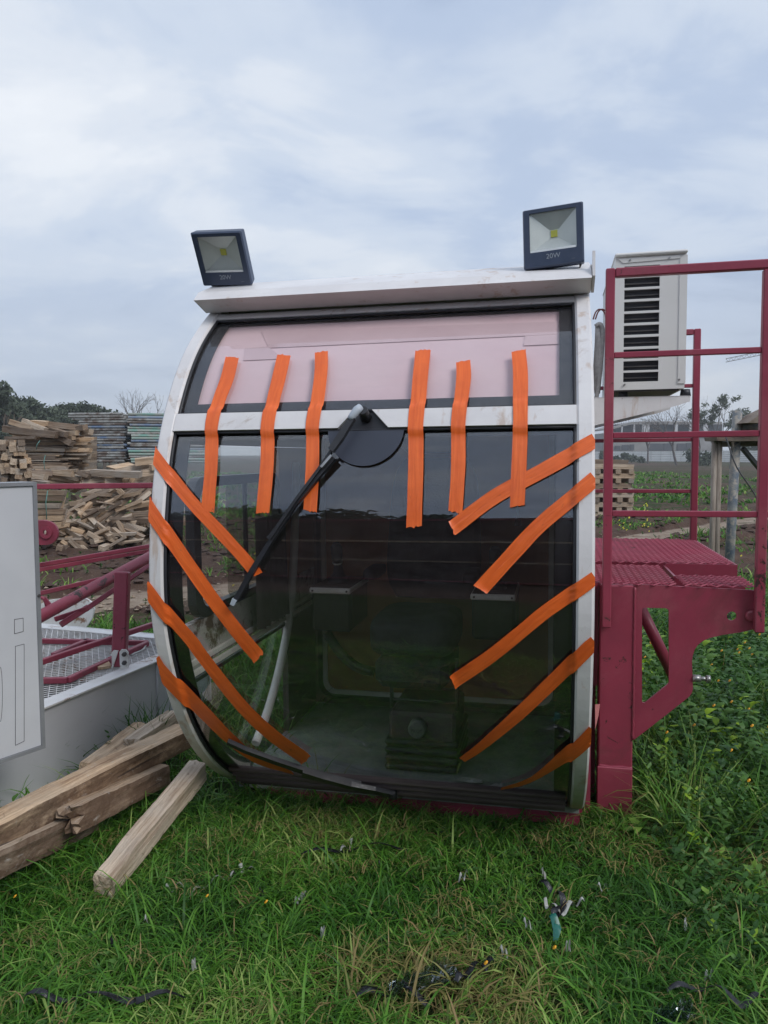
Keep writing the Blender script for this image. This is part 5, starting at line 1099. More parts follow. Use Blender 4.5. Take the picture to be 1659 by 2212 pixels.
m = MB(); bx(m, 1322, 1560, 934, 942, YB, 16); m.build('floor_slab', M['concrete'], BD)
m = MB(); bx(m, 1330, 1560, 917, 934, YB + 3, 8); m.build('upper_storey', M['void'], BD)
for x0, x1 in ((1388, 1403), (1458, 1464), (1343, 1345), (1369, 1372), (1490, 1493), (1520, 1530)): m = MB(); bx(m, x0, x1, 917, 934, YB, .5); m.build('column', M['wallwhite'], BD)
m = MB(); bx(m, 1316, 1560, 942, 1005, YB + .5, 14); m.build('ground_storey', M['concrete'], BD)
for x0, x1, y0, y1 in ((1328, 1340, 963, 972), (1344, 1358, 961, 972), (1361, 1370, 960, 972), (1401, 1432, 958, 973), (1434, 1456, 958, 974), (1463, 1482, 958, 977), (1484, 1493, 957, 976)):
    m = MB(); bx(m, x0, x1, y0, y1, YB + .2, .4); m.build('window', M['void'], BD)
for k in range(46):
    x = 1330 + k * 3.9 + random.uniform(-1, 1); yb = 911 if x > 1366 else 925 - (x - 1318) * .29; m = MB(); m.bar(at(x, yb, YB + 2), at(x + random.uniform(-.6, .6), yb - random.uniform(3, 8), YB + 2), .06, .06); m.build('rebar', M['darkmetal'], BD)
for k in range(14): x = 1378 + k * 9; m = MB(); m.bar(at(x, 918, YB - .5), at(x + 3, 910, YB - 1.2), .09, .09); m.bar(at(x + 3, 910, YB - 1.2), at(x + 9, 911, YB - 1.2), .06, .06); m.build('edge_guard', M['wood'], BD)
m = MB(); bx(m, 1262, 1304, 952, 1000, 210, 8); tag(m.build('shed_wall', mat('yellow_render', (.42, .32, .16), None, .9)), 'low yellow wall in the distance just right of the cab frame', 'wall')
m = MB(); bx(m, 1510, 1720, 975, 1000, 175, 6); tag(m.build('low_building', M['wallwhite']), 'long low white building behind the leafy tree and the sheet fence', 'building')
# distant crane jib, its tower stands outside the picture
CRN = thing('tower_crane', (at(1900, 984, 260)[0], 260, 0), 'thin lattice jib of a distant tower crane high at the right edge', 'crane')
m = MB(); A1, B1 = at(1568, 775, 260), at(1905, 705, 262)
m.bar(A1, B1, .22, .22); m.bar(A1 + np.array([0, 0, -1.1]), B1 + np.array([0, 0, -1.4]), .22, .22); n_ = 60
for k in range(n_):
    p = A1 + (B1 - A1) * k / n_; q = A1 + (B1 - A1) * (k + 1) / n_; lo1 = np.array([0, 0, -1.1 - .3 * k / n_]); m.bar(p + (lo1 if k % 2 else 0), q + (0 if k % 2 else lo1), .1, .1)
m.build('jib', M['darkmetal'], CRN)
m = MB(); bq = B1.copy(); bq[2] = 0; m.bar(bq, B1 + np.array([0, 0, 6]), 1.4, 1.4); m.build('tower', M['darkmetal'], CRN)

# ------------------------------------------------------------------ trees
def leafcloud(n, blobs, size, name, seedv, matn='tree', tlo=0., thi=1.):
    r = np.random.default_rng(seedv); V = []; tone = []
    bw = np.array([b_[3] ** 2 for b_ in blobs]); idx = r.choice(len(blobs), n, p=bw / bw.sum())
    C = np.array([b_[:3] for b_ in blobs])[idx]; Rr = np.array([b_[3] for b_ in blobs])[idx]
    d = r.normal(size=(n, 3)); d /= np.linalg.norm(d, axis=1)[:, None]; rad = Rr * (r.random(n) ** .45) * (1 + .25 * r.normal(size=n) * .5)
    P = C + d * rad[:, None] * np.array([1, 1, .8]); bt = r.random(len(blobs))[idx]
    a_ = r.normal(size=(n, 3)); a_ /= np.linalg.norm(a_, axis=1)[:, None]; b_ = np.cross(a_, r.normal(size=(n, 3))); b_ /= np.linalg.norm(b_, axis=1)[:, None]
    s = size * (.5 + r.random(n))[:, None]
    V = np.stack([P - a_ * s, P + b_ * s * .45, P + a_ * s, P - b_ * s * .45], 1).reshape(-1, 3)
    F_ = np.arange(4 * n).reshape(-1, 4); me = bpy.data.meshes.new(name); me.vertices.add(4 * n); me.vertices.foreach_set('co', V.ravel())
    me.loops.add(4 * n); me.loops.foreach_set('vertex_index', F_.ravel()); me.polygons.add(n); me.polygons.foreach_set('loop_start', np.arange(n) * 4); me.polygons.foreach_set('loop_total', np.full(n, 4)); me.update(calc_edges=True)
    tn = np.clip(.5 * bt + .5 * r.random(n), 0, 1) * (thi - tlo) + tlo; at_ = me.attributes.new('tone', 'FLOAT', 'POINT'); at_.data.foreach_set('value', np.repeat(tn, 4).astype(np.float32)); me.materials.append(M[matn]); return me
def branches(mb, p, d, L, r, depth, r_, tips=None, spread=.6, n=6):
    q = p + d * L; mid = p + d * L * .5 + np.array([r_.uniform(-1, 1) for _ in range(3)]) * L * .05
    mb.tube([p, mid, q], [r, r * .85, r * .68], 5 if depth < 2 else 3, cap=False)
    if tips is not None and depth >= 2: tips.append(q)
    if depth == n: return
    for k in range(3 if depth < 3 else 2):
        a_ = np.array([r_.gauss(0, 1) for _ in range(3)]); a_ -= (a_ @ d) * d; a_ /= np.linalg.norm(a_) + 1e-9
        nd_ = d + a_ * spread * r_.uniform(.6, 1.2) + np.array([0, 0, .12]); nd_ /= np.linalg.norm(nd_); branches(mb, q, nd_, L * r_.uniform(.62, .84), r * .6, depth + 1, r_, tips, spread, n)
protos = []
for k in range(4):
    r_ = random.Random(50 + k); bl = []; H = 5.0
    for _ in range(16): a_ = r_.uniform(0, 6.3); q = r_.uniform(0, 1.9); z = r_.uniform(1.4, 5.0); q *= (1.15 - abs(z - 2.8) / 3.4); bl.append((q * math.cos(a_), q * math.sin(a_), z, r_.uniform(.45, .95)))
    crown = leafcloud(3600, bl, .17, 'crown', 100 + k); tb = MB(); branches(tb, np.array([0, 0, 0.]), np.array([0, 0, 1.]), 1.5, .16, 0, r_, None, .55, 3)
    tme = bpy.data.meshes.new('trunk'); tme.from_pydata(tb.v, [], tb.f); tme.materials.append(M['bark']); protos.append((crown, tme))
def tree(x, y, s, k, label, group, sz=1., cmat=None):
    T = thing('tree', (x, y, 0), label, 'tree', group); T.scale = (s, s, s * sz); T.rotation_euler = (0, 0, random.uniform(0, 6))
    for nm, me in (('crown', protos[k % 4][0]), ('trunk', protos[k % 4][1])): o = bpy.data.objects.new(nm, me); col.objects.link(o); o.parent = T
    return T
TL = [(-25, 848, 52), (-5, 842, 50), (12, 862, 56), (32, 872, 58), (50, 868, 60), (72, 872, 60), (92, 882, 62), (112, 888, 66), (130, 878, 64), (150, 884, 66), (168, 872, 66), (186, 892, 68), (205, 896, 70), (222, 886, 66), (236, 893, 72), (252, 896, 74), (-45, 850, 52), (60, 880, 64), (20, 875, 60), (140, 890, 70), (100, 880, 70), (270, 905, 80), (290, 908, 82), (312, 906, 82), (330, 908, 85), (350, 906, 85)]
for k, (x, ytop, Y) in enumerate(TL):
    p = at(x, ytop, Y); tree(p[0], Y, p[2] / 5.1, k, 'dusky green tree in the tree line behind the timber stacks at the left', 'trees behind the timber stacks', 1.)
def baretree(px, Y, ytop, label, seed_, lean=0., lmesh=None, name='bare_tree'):
    b_ = at(px, 984, Y); h = at(px, ytop, Y)[2]; T = thing(name, (b_[0], Y, 0), label, 'tree'); r_ = random.Random(seed_); mb = MB(); tips = []
    branches(mb, np.array([b_[0], Y, 0.]), np.array([lean, 0, 1.]) / math.hypot(lean, 1), h * .34, h * .025, 0, r_, tips, .62, 6)
    mb.build('branches', M['greybark'], T)
    if lmesh:
        bl = [(*t_, h * .07) for t_ in random.Random(3).sample(tips, min(70, len(tips)))]; me = leafcloud(lmesh, bl, h * .022, 'foliage', seed_, 'tree', .5, 1.); o = bpy.data.objects.new('foliage', me); put(o, (0, 0, 0), T)
    return T
baretree(305, 46, 866, 'leafless tree rising behind the scaffold frames beside the cab', 4)
baretree(1462, 96, 880, 'leafless leaning tree in front of the unfinished building', 9, -.25); baretree(1400, 110, 905, 'small leafless tree left of the leaning one before the building', 12)
baretree(1540, 84, 884, 'tree with sparse fresh green leaves right of the red back post', 15, .05, 2600, 'leafy_tree')
baretree(1508, 100, 890, 'leafless thin-branched tree between the red post and the leafy tree', 21, .1)
def shrub(px, py, Y, w, h, label, n=700, nm='shrub', mt='tree', tl=.2, th=.9, size=.2):
    b_ = at(px, py, Y); r_ = random.Random(int(px)); bl = [(b_[0] + r_.uniform(-w / 2, w / 2), Y + r_.uniform(-.5, .5), h * r_.uniform(.2, .8), h * .35) for _ in range(7)]
    me = leafcloud(n, bl, size, nm, int(px), mt, tl, th); o = bpy.data.objects.new(nm, me); put(o, (0, 0, 0), None); return tag(o, label, 'shrub')
shrub(1345, 988, 118, 7, 1.9, 'greyish thicket in front of the left end of the sheet fence', 2200); shrub(1618, 985, 130, 9, 3.2, 'dark green bush behind the far right of the sheet fence', 1200, size=.35)
shrub(1520, 984, 92, 3, 2.6, 'low green bush at the foot of the leafy tree', 900, size=.22)
# things behind the photographer that the glass mirrors
CT = thing('site_container', (2.5, -6.5, 0), 'long dark brown steel container standing behind the photographer, mirrored in the glass', 'container')
m = MB(); G = []
for z in (.25, 3.35): G.append([(-17.2 + i * .07, -6.0 - (.03 if (i // 2) % 2 else 0), z) for i in range(401)])
m.grid(G, smooth=False, flip=True); m.box((-3.2, -7.3, 3.37), (28, 0, 0), (0, 2.6, 0), (0, 0, .04)); m.box((-3.2, -8.58, 1.8), (28, 0, 0), (0, .04, 0), (0, 0, 3.1)); m.box((-17.2, -7.3, 1.8), (.04, 0, 0), (0, 2.56, 0), (0, 0, 3.1)); m.box((10.8, -7.3, 1.8), (.04, 0, 0), (0, 2.56, 0), (0, 0, 3.1))
cbm = mat('brown_container_paint', (.075, .032, .026), (.05, .022, .02), .5, 2); m.build('container_wall', cbm, CT)
for z in (.2, 1.25, 2.2, 3.3): m = MB(); m.box((-3.2, -5.96, z), (28.1, 0, 0), (0, .05, 0), (0, 0, .07)); m.build('side_rail', M['wood'] if 1 < z < 2.5 else M['red'], CT)
for x in (-16.6, -3, 10.2): m = MB(); m.box((x, -7.3, .125), (.3, 0, 0), (0, 2.3, 0), (0, 0, .24)); m.build('skid', M['concrete'], CT)

for k, (x_, y_) in enumerate(((-16, -24), (-12.5, -27), (-20, -25), (-9.5, -30))): tree(x_, y_, random.uniform(1.7, 2.1), k, 'tall dark tree above the container behind the photographer, mirrored at the left of the glass', 'tall trees behind the photographer')
for k in range(26): a_ = R(95 + k * 6.6); tree(60 * math.cos(a_ + math.pi / 2 + R(-5)), -abs(60 * math.sin(a_ * 0 + 1.2)) + random.uniform(-6, 6), random.uniform(.55, .9), k, 'dusky tree standing far behind the photographer', 'trees behind the photographer') if False else None
for k in range(24): tree(-62 + k * 5.4 + random.uniform(-1.5, 1.5), -66 + random.uniform(-6, 6), random.uniform(.42, .85), k, 'dusky tree in the far row behind the photographer, mirrored in the glass', 'trees behind the photographer')

# ------------------------------------------------------------------ ground cover
def strips(P, Dr, Ln, Wd, bend, tone, name, matn, seg=4, face=None, kind='stuff', droop=None, shape=None):
    """n tapering leaf strips; P base, Dr unit lean direction (xy), Ln length, bend = how far they fall over"""
    n = len(P); rr = np.random.default_rng(len(name) + n); side = np.stack([-Dr[:, 1], Dr[:, 0], np.zeros(n)], 1)
    tw = rr.normal(0, .7, n)[:, None]; side = side * np.cos(tw) + np.concatenate([Dr, np.zeros((n, 1))], 1) * np.sin(tw); rows = []
    D3 = np.concatenate([Dr, np.zeros((n, 1))], 1); pos = P.copy(); ang = np.full(n, 1.45) - rr.random(n) * .35 - bend * .15
    sh = shape or [1., .95, .8, .55, .05][:seg + 1] if seg == 4 else shape or np.linspace(1, .05, seg + 1)
    for i in range(seg + 1):
        hw = (Wd * sh[i] / 2)[:, None]; rows.append(np.stack([pos - side * hw, pos + side * hw], 1))
        st = (Ln / seg)[:, None]; pos = pos + st * (D3 * np.cos(ang)[:, None] + np.array([0, 0, 1.]) * np.sin(ang)[:, None]); ang = ang - bend * (1.0 / seg) * 1.9
        pos[:, 2] = np.maximum(pos[:, 2], P[:, 2] + .004 * (i + 1))
    V = np.stack(rows, 1).reshape(n, -1, 3); m_ = 2 * (seg + 1); b_ = (np.arange(n) * m_)[:, None, None]
    q = np.array([[2 * i, 2 * i + 1, 2 * i + 3, 2 * i + 2] for i in range(seg)])[None]; Fq = (b_ + q).reshape(-1, 4); nf = len(Fq)
    me = bpy.data.meshes.new(name); me.vertices.add(n * m_); me.vertices.foreach_set('co', V.reshape(-1)); me.loops.add(nf * 4); me.loops.foreach_set('vertex_index', Fq.ravel())
    me.polygons.add(nf); me.polygons.foreach_set('loop_start', np.arange(nf) * 4); me.polygons.foreach_set('loop_total', np.full(nf, 4)); me.polygons.foreach_set('use_smooth', np.ones(nf, bool)); me.update(calc_edges=True)
    a_ = me.attributes.new('tone', 'FLOAT', 'POINT'); a_.data.foreach_set('value', np.repeat(tone, m_).astype(np.float32)); me.materials.append(M[matn]); o = bpy.data.objects.new(name, me); put(o, (0, 0, 0), None); return o
cabL = lambda X, Y: np.stack([(X - O_[0]) * U_[0] + (Y - O_[1]) * U_[1], (X - O_[0]) * V_[0] + (Y - O_[1]) * V_[1]], 1)
def scatter(n, x0, x1, y0, y1, clump=.55, seedv=1):
    r = np.random.default_rng(seedv); X = r.uniform(x0, x1, n); Y = r.uniform(y0, y1, n); nc = max(1, n // 26)
    cxn = r.uniform(x0, x1, nc); cyn = r.uniform(y0, y1, nc); k = r.integers(0, nc, n); use = r.random(n) < clump
    X = np.where(use, cxn[k] + r.normal(0, .022, n), X); Y = np.where(use, cyn[k] + r.normal(0, .022, n), Y)
    c_ = cabL(X, Y); out = (c_[:, 0] > .06) & (c_[:, 0] < W - .02) & (c_[:, 1] > .60) & (c_[:, 1] < 1.6)     # nothing through the cab floor
    jd = np.stack([(X - e0[0]) * dd[0] + (Y - e0[1]) * dd[1], (X - e0[0]) * dn[0] + (Y - e0[1]) * dn[1]], 1); out |= (jd[:, 0] < lenf) & (jd[:, 1] > -.0) & (jd[:, 1] < WD)
    vis = (np.abs(X) < Y * .66 + .5) & (Y < 60)
    kp = ~out & vis; X, Y = X[kp], Y[kp]; return X, Y, np.array([gh(a_, b_) for a_, b_ in zip(X, Y)]) - .004, k[kp], r
def nzv(X, Y, s, z): return np.array([nz(a_, b_, s, z) for a_, b_ in zip(X, Y)])
def grass(n, x0, x1, y0, y1, L0, L1, w, name, seedv, label, tall=None, bend=(.5, 1.3), dry=True, sparse=None, tshift=0., clump=.55):
    X, Y, Z, k, r = scatter(n, x0, x1, y0, y1, clump, seedv)
    if sparse is not None: kp = sparse(X, Y, r); X, Y, Z, k = X[kp], Y[kp], Z[kp], k[kp]
    m_ = len(X); a_ = nzv(X, Y, .9, 3) * 5 + (k % 97) * 1.7 + r.normal(0, .8, m_); D = np.stack([np.cos(a_), np.sin(a_)], 1)
    big = nzv(X, Y, 1.6, 11); Ln = r.uniform(L0, L1, m_) * (1 + .5 * big)
    if tall is not None: Ln *= tall(X, Y)
    tone = np.clip(.67 + .15 * r.normal(size=m_) + .35 * nzv(X, Y, 2.2, 5) + tshift, .3, 1.)
    if dry:
        dp = nzv(X, Y, 2.0, 21) + .75 * np.exp(-(((X - .12) / .55) ** 2 + ((Y - 1.72) / .16) ** 2)) + .75 * np.exp(-(((X - .25) / .6) ** 2 + ((Y - 2.42) / .16) ** 2)); dr = r.random(m_) < np.clip(dp * 1.0 - .26, .025, .75); tone = np.where(dr, r.uniform(0, .28, m_), tone)
    Wd = w * r.uniform(.6, 1.5, m_); P = np.stack([X, Y, Z], 1); bd = r.uniform(*bend, m_)
    o = strips(P, D, Ln, Wd, bd, tone, name, 'grass'); return tag(o, label, 'grass', None, 'stuff')
tallf = lambda X, Y: 1 + .9 * np.clip((X - .75) / .5, 0, 1) * np.clip((Y - 2.2) / .4, 0, 1) + .5 * np.clip((-X - .6) / .3, 0, 1) * np.clip((Y - 2.0) / .3, 0, 1)
grass(90000, -1.9, 2.1, 1.35, 2.75, .04, .10, .0038, 'short_grass', 11, 'short bent green grass covering the ground in front of the cab', tallf, (.5, 1.5))
grass(5000, -1.9, 2.1, 1.35, 2.75, .09, .19, .0055, 'long_grass', 12, 'longer arching grass blades among the short grass in front', tallf, (.6, 1.5))
XX, YY, ZZ, kk, r8 = scatter(3500, -1.6, 1.8, 1.35, 2.7, .7, 77); aa = r8.uniform(0, 6.3, len(XX))
tag(strips(np.stack([XX, YY, ZZ + .02 + .03 * r8.random(len(XX))], 1), np.stack([np.cos(aa), np.sin(aa)], 1), r8.uniform(.03, .11, len(XX)), r8.uniform(.0015, .004, len(XX)), np.full(len(XX), 1.75), r8.uniform(0, .22, len(XX)), 'dead_straw', 'grass'), 'dry dead straw lying through the short front grass', 'straw', None, 'stuff')
grass(26000, -3.2, 3.6, 2.7, 5.4, .08, .22, .006, 'rear_grass', 13, 'grass growing beside and behind the cab', lambda X, Y: 1 + .8 * np.clip((X - .9) / .5, 0, 1), (.3, 1.2))
grass(40000, .9, 4.2, 2.35, 6.5, .14, .34, .0060, 'tall_grass', 14, 'tall dense green grass right of the red platform', None, (.2, 1.1), dry=False)
fieldf = lambda X, Y, r: (np.abs(Y - np.array([path_y(a_) for a_ in X])) > .7) & (nzv(X, Y, .55, 31) + .5 * nzv(X, Y, 2.1, 8) + r.normal(0, .1, len(X)) > .12)
grass(60000, -7, 9, 5.2, 17, .06, .18, .011, 'field_grass', 15, 'patches of grass among the bare soil clods of the field', None, (.4, 1.2), dry=False, sparse=fieldf, tshift=.05)
grass(60000, -14, 20, 15, 56, .10, .22, .05, 'far_field_grass', 16, 'thin far grass patches on the ploughed field', None, (.4, 1.2), dry=False, sparse=lambda X, Y, r: nzv(X, Y, .3, 31) + .5 * nzv(X, Y, 1.1, 8) + r.normal(0, .12, len(X)) > .12, tshift=.02)
# broad leaves: rosettes and leafy stems
def weeds(n, region, name, seedv, h, leaf, label, per=9, tlo=.3, thi=.8, spread=.05, stem=True):
    r = np.random.default_rng(seedv); x0, x1, y0, y1 = region; P, D, L, Wd, B, T = [], [], [], [], [], []
    for _ in range(n):
        x, y = r.uniform(x0, x1), r.uniform(y0, y1); c_ = toc((x, y, 0))
        if 0 < c_[0] < W + .1 and .5 < c_[1] < 1.6: continue
        jd = np.array([(np.array([x, y, 0]) - e0) @ dd, (np.array([x, y, 0]) - e0) @ dn])
        if jd[0] < lenf and -.02 < jd[1] < WD: continue
        hh_ = h * r.uniform(.5, 1.2); tt = r.uniform(tlo, thi); lx, ly = r.normal(0, .12, 2); z0 = gh(x, y)
        for j in range(per):
            k = j / per; zz = z0 + (hh_ * k if stem else .006); a_ = j * 2.4 + r.uniform(0, .5); P.append((x + lx * k * hh_ * 3, y + ly * k * hh_ * 3, zz)); D.append((math.cos(a_), math.sin(a_))); L.append(leaf * r.uniform(.7, 1.3) * (1 - .35 * k)); Wd.append(leaf * r.uniform(.28, .45)); B.append(r.uniform(.7, 1.2)); T.append(min(1, tt + r.normal(0, .08)))
    o = strips(np.array(P), np.array(D), np.array(L), np.array(Wd), np.array(B) + .35, np.array(T), name, 'weed', shape=[.25, .85, 1., .7, .06]); return tag(o, label, 'weeds', None, 'stuff')
weeds(240, (-1.2, .9, 1.5, 2.6), 'clover_weeds', 31, .03, .035, 'small broad-leaved weeds scattered through the front grass', 6)
weeds(450, (.85, 1.7, 1.75, 2.5), 'leafy_weeds', 37, .09, .042, 'low leafy weeds where the lawn meets the weed bank', 9, .2, .9)
weeds(800, (.95, 2.4, 2.3, 3.4), 'leafy_weeds', 32, .20, .042, 'dense leafy weeds along the foot of the red column', 18, .2, .95)
weeds(1300, (1.05, 4.0, 2.5, 5.2), 'leafy_weeds', 33, .34, .062, 'leafy weeds standing tall under the red gusset plate', 16, .1, .8)
weeds(380, (1.15, 3.8, 2.75, 4.8), 'large_weeds', 36, .32, .085, 'larger long-leaved weeds standing out of the weed bank at right', 14, .45, 1.)
weeds(260, (-2.6, -.9, 2.4, 3.4), 'leafy_weeds', 34, .12, .04, 'leafy weeds along the foot of the white deck', 12, .2, .7)
weeds(600, (-6, 10, 5.5, 17), 'field_weeds', 35, .05, .05, 'low leafy weeds dotted over the soil of the field', 8, 0., .45)
# individual plants one can pick out
def plant(px, py, name, label, leaf, n, h, z=0., tone=.6, wdt=.45, stemr=.0, bendm=1.1, Y=None):
    p = onZ(px, py, z) if Y is None else at(px, py, Y); p[2] = gh(p[0], p[1]); r = np.random.default_rng(int(px)); P = []; D = []; L = []; T = []
    for j in range(n): a_ = j * 2.4; k = j / n; P.append((p[0], p[1], p[2] + h * k + .005)); D.append((math.cos(a_), math.sin(a_))); L.append(leaf * r.uniform(.75, 1.15) * (1 - .3 * k * (h > .05))); T.append(tone + r.normal(0, .05))
    o = strips(np.array(P), np.array(D), np.array(L), np.array(L) * wdt, np.full(n, bendm), np.clip(T, 0, 1), name, 'weed', shape=[.2, .85, 1., .75, .06])
    return tag(o, label, 'plant')
plant(1180 + 200, 1815, 'broad_leaf_plant', 'low plant with long oval leaves beside the foot of the red column', .075, 9, .03, tone=.85)
plant(1480, 1660, 'broad_leaf_plant', 'plant with large pale round leaves right of the red column', .10, 5, .10, tone=.72, wdt=.8)
plant(1590, 1745, 'spurge_plant', 'bright lime-green spurge cluster in the dark weeds at right', .035, 40, .14, tone=1., wdt=.7)
plant(1600, 1600, 'spurge_plant', 'lime-green spurge tuft higher up the weed bank at right', .03, 30, .16, tone=1., wdt=.7)
plant(545, 1690, 'broad_leaf_plant', 'small heart-leaved plant in the grass under the left end of the cab', .045, 7, .02, tone=.7, wdt=.7)
plant(236, 1640, 'nettle_plant', 'thin upright weed standing against the white deck side', .03, 26, .22, tone=.35, wdt=.6, Y=2.85)
plant(258, 1640, 'nettle_plant', 'short bushy weed right of the thin one against the white deck side', .03, 22, .15, tone=.35, wdt=.6, Y=2.86)
for (px, py, n_, hl, lab) in ((165, 1640, 12, .36, 'tuft of tall upright grass against the white deck side'), (330, 1560, 60, .30, 'thick grass tuft between the deck and the cab frame'), (115, 1665, 90, .26, 'thick dark grass clump under the lower edge of the grey panel')):
    p = onZ(px, py, .0) if px != 330 else at(330, 1560, 3.2); p[2] = 0; r = np.random.default_rng(px); a_ = r.uniform(0, 6.3, n_); P = np.stack([p[0] + r.normal(0, .05, n_), p[1] + r.normal(0, .03, n_) - .05, np.zeros(n_)], 1)
    o = strips(P, np.stack([np.cos(a_), np.sin(a_)], 1), r.uniform(.6, 1.1, n_) * hl, np.full(n_, .007), r.uniform(.1, .5, n_), r.uniform(.35, .6, n_), 'grass_tuft', 'grass'); tag(o, lab, 'grass tuft')
# flowers
def flowers(n, region, name, seedv, hz_, label, matn, s=.006):
    r = np.random.default_rng(seedv); m = MB(); x0, x1, y0, y1 = region
    for _ in range(n):
        x, y = r.uniform(x0, x1), r.uniform(y0, y1); z = gh(x, y) + r.uniform(*hz_); c_ = toc((x, y, 0))
        if -.05 < c_[0] < W + .12 and -.1 < c_[1] < 1.6: continue
        q = []
        for k in range(6): a_ = k * 1.047; q.append((x + s * math.cos(a_), y + s * math.sin(a_) * .8, z + s * .8 * math.sin(a_ * 1.0 + 1)))
        m.add([(x, y, z - s * .3), (x, y - s * .3, z + s * .7)] + q, [(0, 2 + (k + 1) % 6, 2 + k) for k in range(6)] + [(1, 2 + k, 2 + (k + 1) % 6) for k in range(6)])
    return tag(m.build(name, M[matn]), label, 'flowers', None, 'stuff')
flowers(150, (.95, 2.6, 2.3, 4.6), 'marigold_heads', 41, (.20, .36), 'small orange-yellow flower heads over the weeds at right', 'flower')
flowers(14, (-1.3, .9, 1.6, 2.5), 'marigold_heads', 42, (.05, .10), 'few small yellow flowers in the front grass', 'flower', .005)
flowers(70, (-5, 8, 5.5, 15), 'mustard_heads', 43, (.10, .24), 'lemon-yellow flowers dotted over the field', 'flower_lemon', .011)
for (px, py, Y) in ((1395, 1100, 7), (1392, 1130, 6.6), (1350, 1140, 6.6)):
    p = at(px, py, Y); flowers(9, (p[0] - .05, p[0] + .05, Y - .05, Y + .05), 'mustard_plant', int(px), (p[2] - .05, p[2] + .07), 'yellow mustard blossom left of the red rail post', 'flower_lemon', .007)['kind'] = 'stuff'
# clods and stones in the field
def clods(n, region, name, seedv, size, matn, label, pathonly=False):
    r = np.random.default_rng(seedv); V, Fc = [], []; x0, x1, y0, y1 = region; ico = [(0, 0, 1), (.9, 0, .4), (.28, .85, .4), (-.72, .53, .4), (-.72, -.53, .4), (.28, -.85, .4), (0, 0, -.4)]
    fi = [(0, 1, 2), (0, 2, 3), (0, 3, 4), (0, 4, 5), (0, 5, 1), (6, 2, 1), (6, 3, 2), (6, 4, 3), (6, 5, 4), (6, 1, 5)]
    for _ in range(n):
        y = y0 + (y1 - y0) * r.random() ** 1.3; x = r.uniform(x0, x1); dpt = abs(y - path_y(x))
        if pathonly and dpt > 1.1: continue
        if not pathonly and dpt < .55: continue
        if nz(x, y, .8, 44) < -.1 and not pathonly: continue
        s = size * r.uniform(.3, 1.) ** 2 * (1 + y * .02); b_ = len(V); z = gh(x, y); c_, s_ = math.cos(x * 99), math.sin(x * 99)
        for q in ico: j = r.uniform(.65, 1.25); V.append((x + s * j * (q[0] * c_ - q[1] * s_), y + s * j * (q[0] * s_ + q[1] * c_), z + s * q[2] * j * .75))
        Fc += [tuple(b_ + i for i in f) for f in fi]
    m = MB(); m.add(V, Fc); return tag(m.build(name, M[matn]), label, 'soil clods', None, 'stuff')
clods(9000, (-6, 8, 5.6, 16), 'soil_clods', 51, .075, 'soilclod', 'dark soil clods turned up over the field')
clods(3500, (-6, 8, 5.6, 12), 'pale_stones', 52, .035, 'stonepale', 'pale small stones scattered along the dirt track', True)
# litter on the ground
def ribbon(pts, w, name, matn, label, cat, zoff=.03, tw=.5):
    C = catmull([np.array([*onZ(x, y, zoff)[:2], zoff]) for x, y in pts], 6); m = MB(); G = []
    for i, p in enumerate(C):
        t_ = C[min(i + 1, len(C) - 1)] - C[max(i - 1, 0)]; t_ /= np.linalg.norm(t_) + 1e-9; n_ = np.array([-t_[1], t_[0], 0]); a_ = tw * math.sin(i * .6); s_ = n_ * math.cos(a_) + np.array([0, 0, 1]) * math.sin(a_)
        p = p + np.array([0, 0, .012 * math.sin(i * .9)]); ww = w * (1 - .5 * abs(2 * i / (len(C) - 1) - 1) ** 3); G.append([p - s_ * ww / 2, p + np.array([0, 0, w * .15]), p + s_ * ww / 2])
    m.grid(G, smooth=True); m.grid([[q + np.array([0, 0, -.0012]) for q in r] for r in G], smooth=True, flip=True); return tag(m.build(name, M[matn]), label, cat)
ribbon([(355, 1921), (375, 1916), (402, 1912)], .012, 'plastic_strip', 'whiteplastic', 'thin white plastic strip lying in the grass below the end of the lone beam', 'plastic strip')
ribbon([(515, 1872), (530, 1880), (560, 1878)], .014, 'plastic_strip', 'whiteplastic', 'curved white plastic scrap in the grass under the left half of the cab', 'plastic strip')
ribbon([(640, 1952), (650, 1940), (662, 1928)], .022, 'plastic_strip', 'whiteplastic', 'pale plastic shred standing in the grass left of centre', 'plastic strip')
ribbon([(735, 1838), (755, 1825), (762, 1812)], .010, 'plastic_strip', 'whiteplastic', 'twisted white scrap in the grass just below the cab sill', 'plastic strip')
ribbon([(410, 1935), (450, 1905), (490, 1895), (510, 1886)], .008, 'plastic_strip', 'whiteplastic', 'long thin pale shred lying slantwise in the left grass', 'plastic strip')
ribbon([(55, 2148), (150, 2152), (280, 2152), (400, 2150)], .016, 'black_strip', 'blackplastic', 'long black plastic strip lying along the bottom left of the grass', 'plastic strip', .05)
ribbon([(770, 2150), (850, 2135), (925, 2160)], .02, 'black_strip', 'blackplastic', 'black plastic strip curling beside the clear plastic wrap', 'plastic strip', .05)
ribbon([(985, 2120), (1010, 2098), (1045, 2080), (1070, 2078)], .022, 'black_strip', 'blackplastic', 'black plastic strip arching up in the grass at bottom centre', 'plastic strip', .055)
ribbon([(1165, 1905), (1200, 1925), (1218, 1950), (1195, 1975), (1235, 1955)], .018, 'black_strip', 'blackplastic', 'tangled black strip in the grass below the right end of the cab', 'plastic strip', .055)
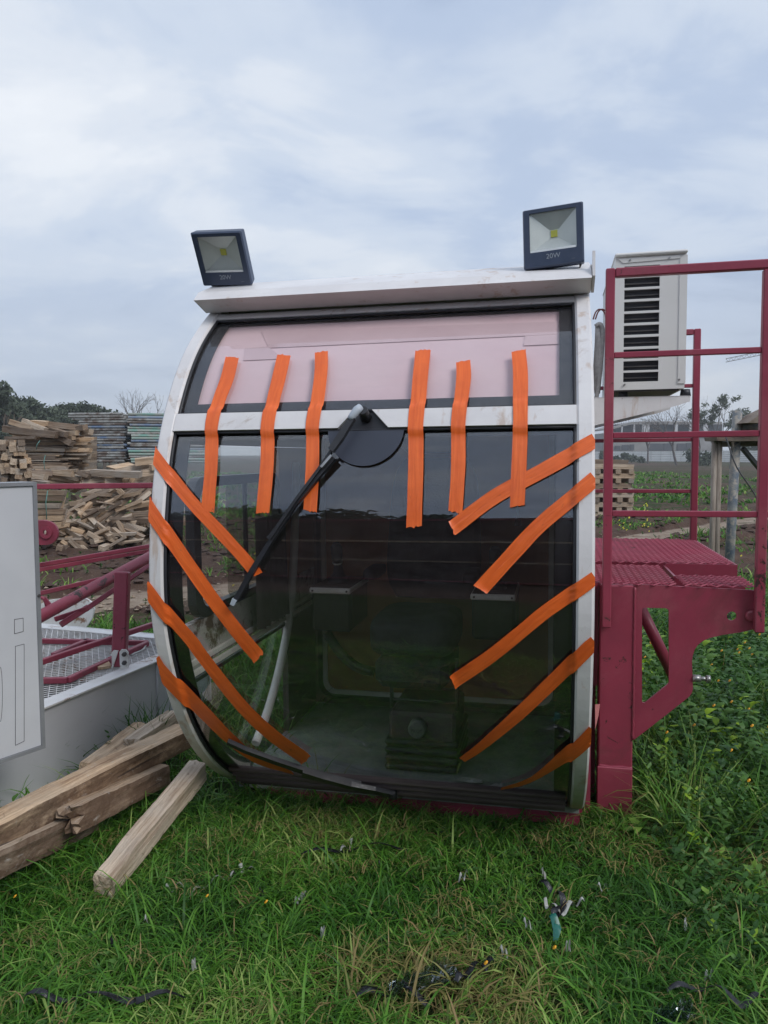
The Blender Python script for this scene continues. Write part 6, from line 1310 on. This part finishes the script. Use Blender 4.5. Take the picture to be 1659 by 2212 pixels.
ribbon([(1175, 1945), (1185, 1955), (1215, 1965), (1240, 1950), (1262, 1948)], .012, 'plastic_strip', 'whiteplastic', 'knotted white strip lying in the tangled black strip', 'plastic strip', .06)
ribbon([(1188, 1980), (1205, 2000), (1200, 2022)], .022, 'teal_strip', 'tealplastic', 'teal plastic shred in the grass below the knotted strips', 'plastic strip', .06)
ribbon([(1440, 2140), (1520, 2128), (1600, 2160), (1650, 2150)], .016, 'black_strip', 'blackplastic', 'black strip lying through the grass at bottom right', 'plastic strip', .055)
ribbon([(650, 1845), (760, 1830), (880, 1828)], .012, 'black_strip', 'blackplastic', 'dark strip lying in the grass along the front of the cab', 'plastic strip', .04)
for k in range(14):
    px_k = (560, 700, 830, 1010, 1080, 1130, 1230, 1290, 240, 330, 420, 1170, 1480, 1540)[k]; py_k = (1925, 2010, 1868, 1885, 2050, 1990, 2040, 1915, 2030, 1985, 2080, 1880, 1990, 2100)[k]; l_ = random.uniform(12, 34); a_ = random.uniform(0, 3.1)
    ribbon([(px_k, py_k), (px_k + l_ * math.cos(a_) * .5, py_k + l_ * math.sin(a_) * .3), (px_k + l_ * math.cos(a_), py_k + l_ * math.sin(a_) * .5)], random.uniform(.006, .013), 'plastic_scrap', random.choice(['whiteplastic', 'blackplastic', 'whiteplastic']), 'small torn plastic scrap lying in the front grass', 'scrap', .045, 1.2)['group'] = 'small plastic scraps in the front grass'
def wrap(px, py, w, h, label, seedv):
    p = onZ(px, py, .05); m = MB(); G = []
    for i in range(14): G.append([(p[0] + (j / 19 - .5) * w + .01 * nz(i * .4, j * .4, 1, seedv), p[1] + (i / 13 - .5) * h + .35 * (j / 19 - .5) * w, .045 + .05 * abs(nz(i * .35, j * .35, 1, seedv + 4)) + .02 * nz(i * .9, j * .9, 1, 2)) for j in range(20)])
    m.grid(G, smooth=False); m.grid([[np.array(q) - np.array([0, 0, .0012]) for q in r] for r in G], smooth=False, flip=True); return tag(m.build('plastic_wrap', M['film']), label, 'plastic wrap')
wrap(915, 2120, .16, .05, 'crumpled clear plastic wrap shining in the dry grass at bottom centre', 3); wrap(1455, 2195, .10, .04, 'small clear plastic scrap at the bottom edge right of centre', 8)
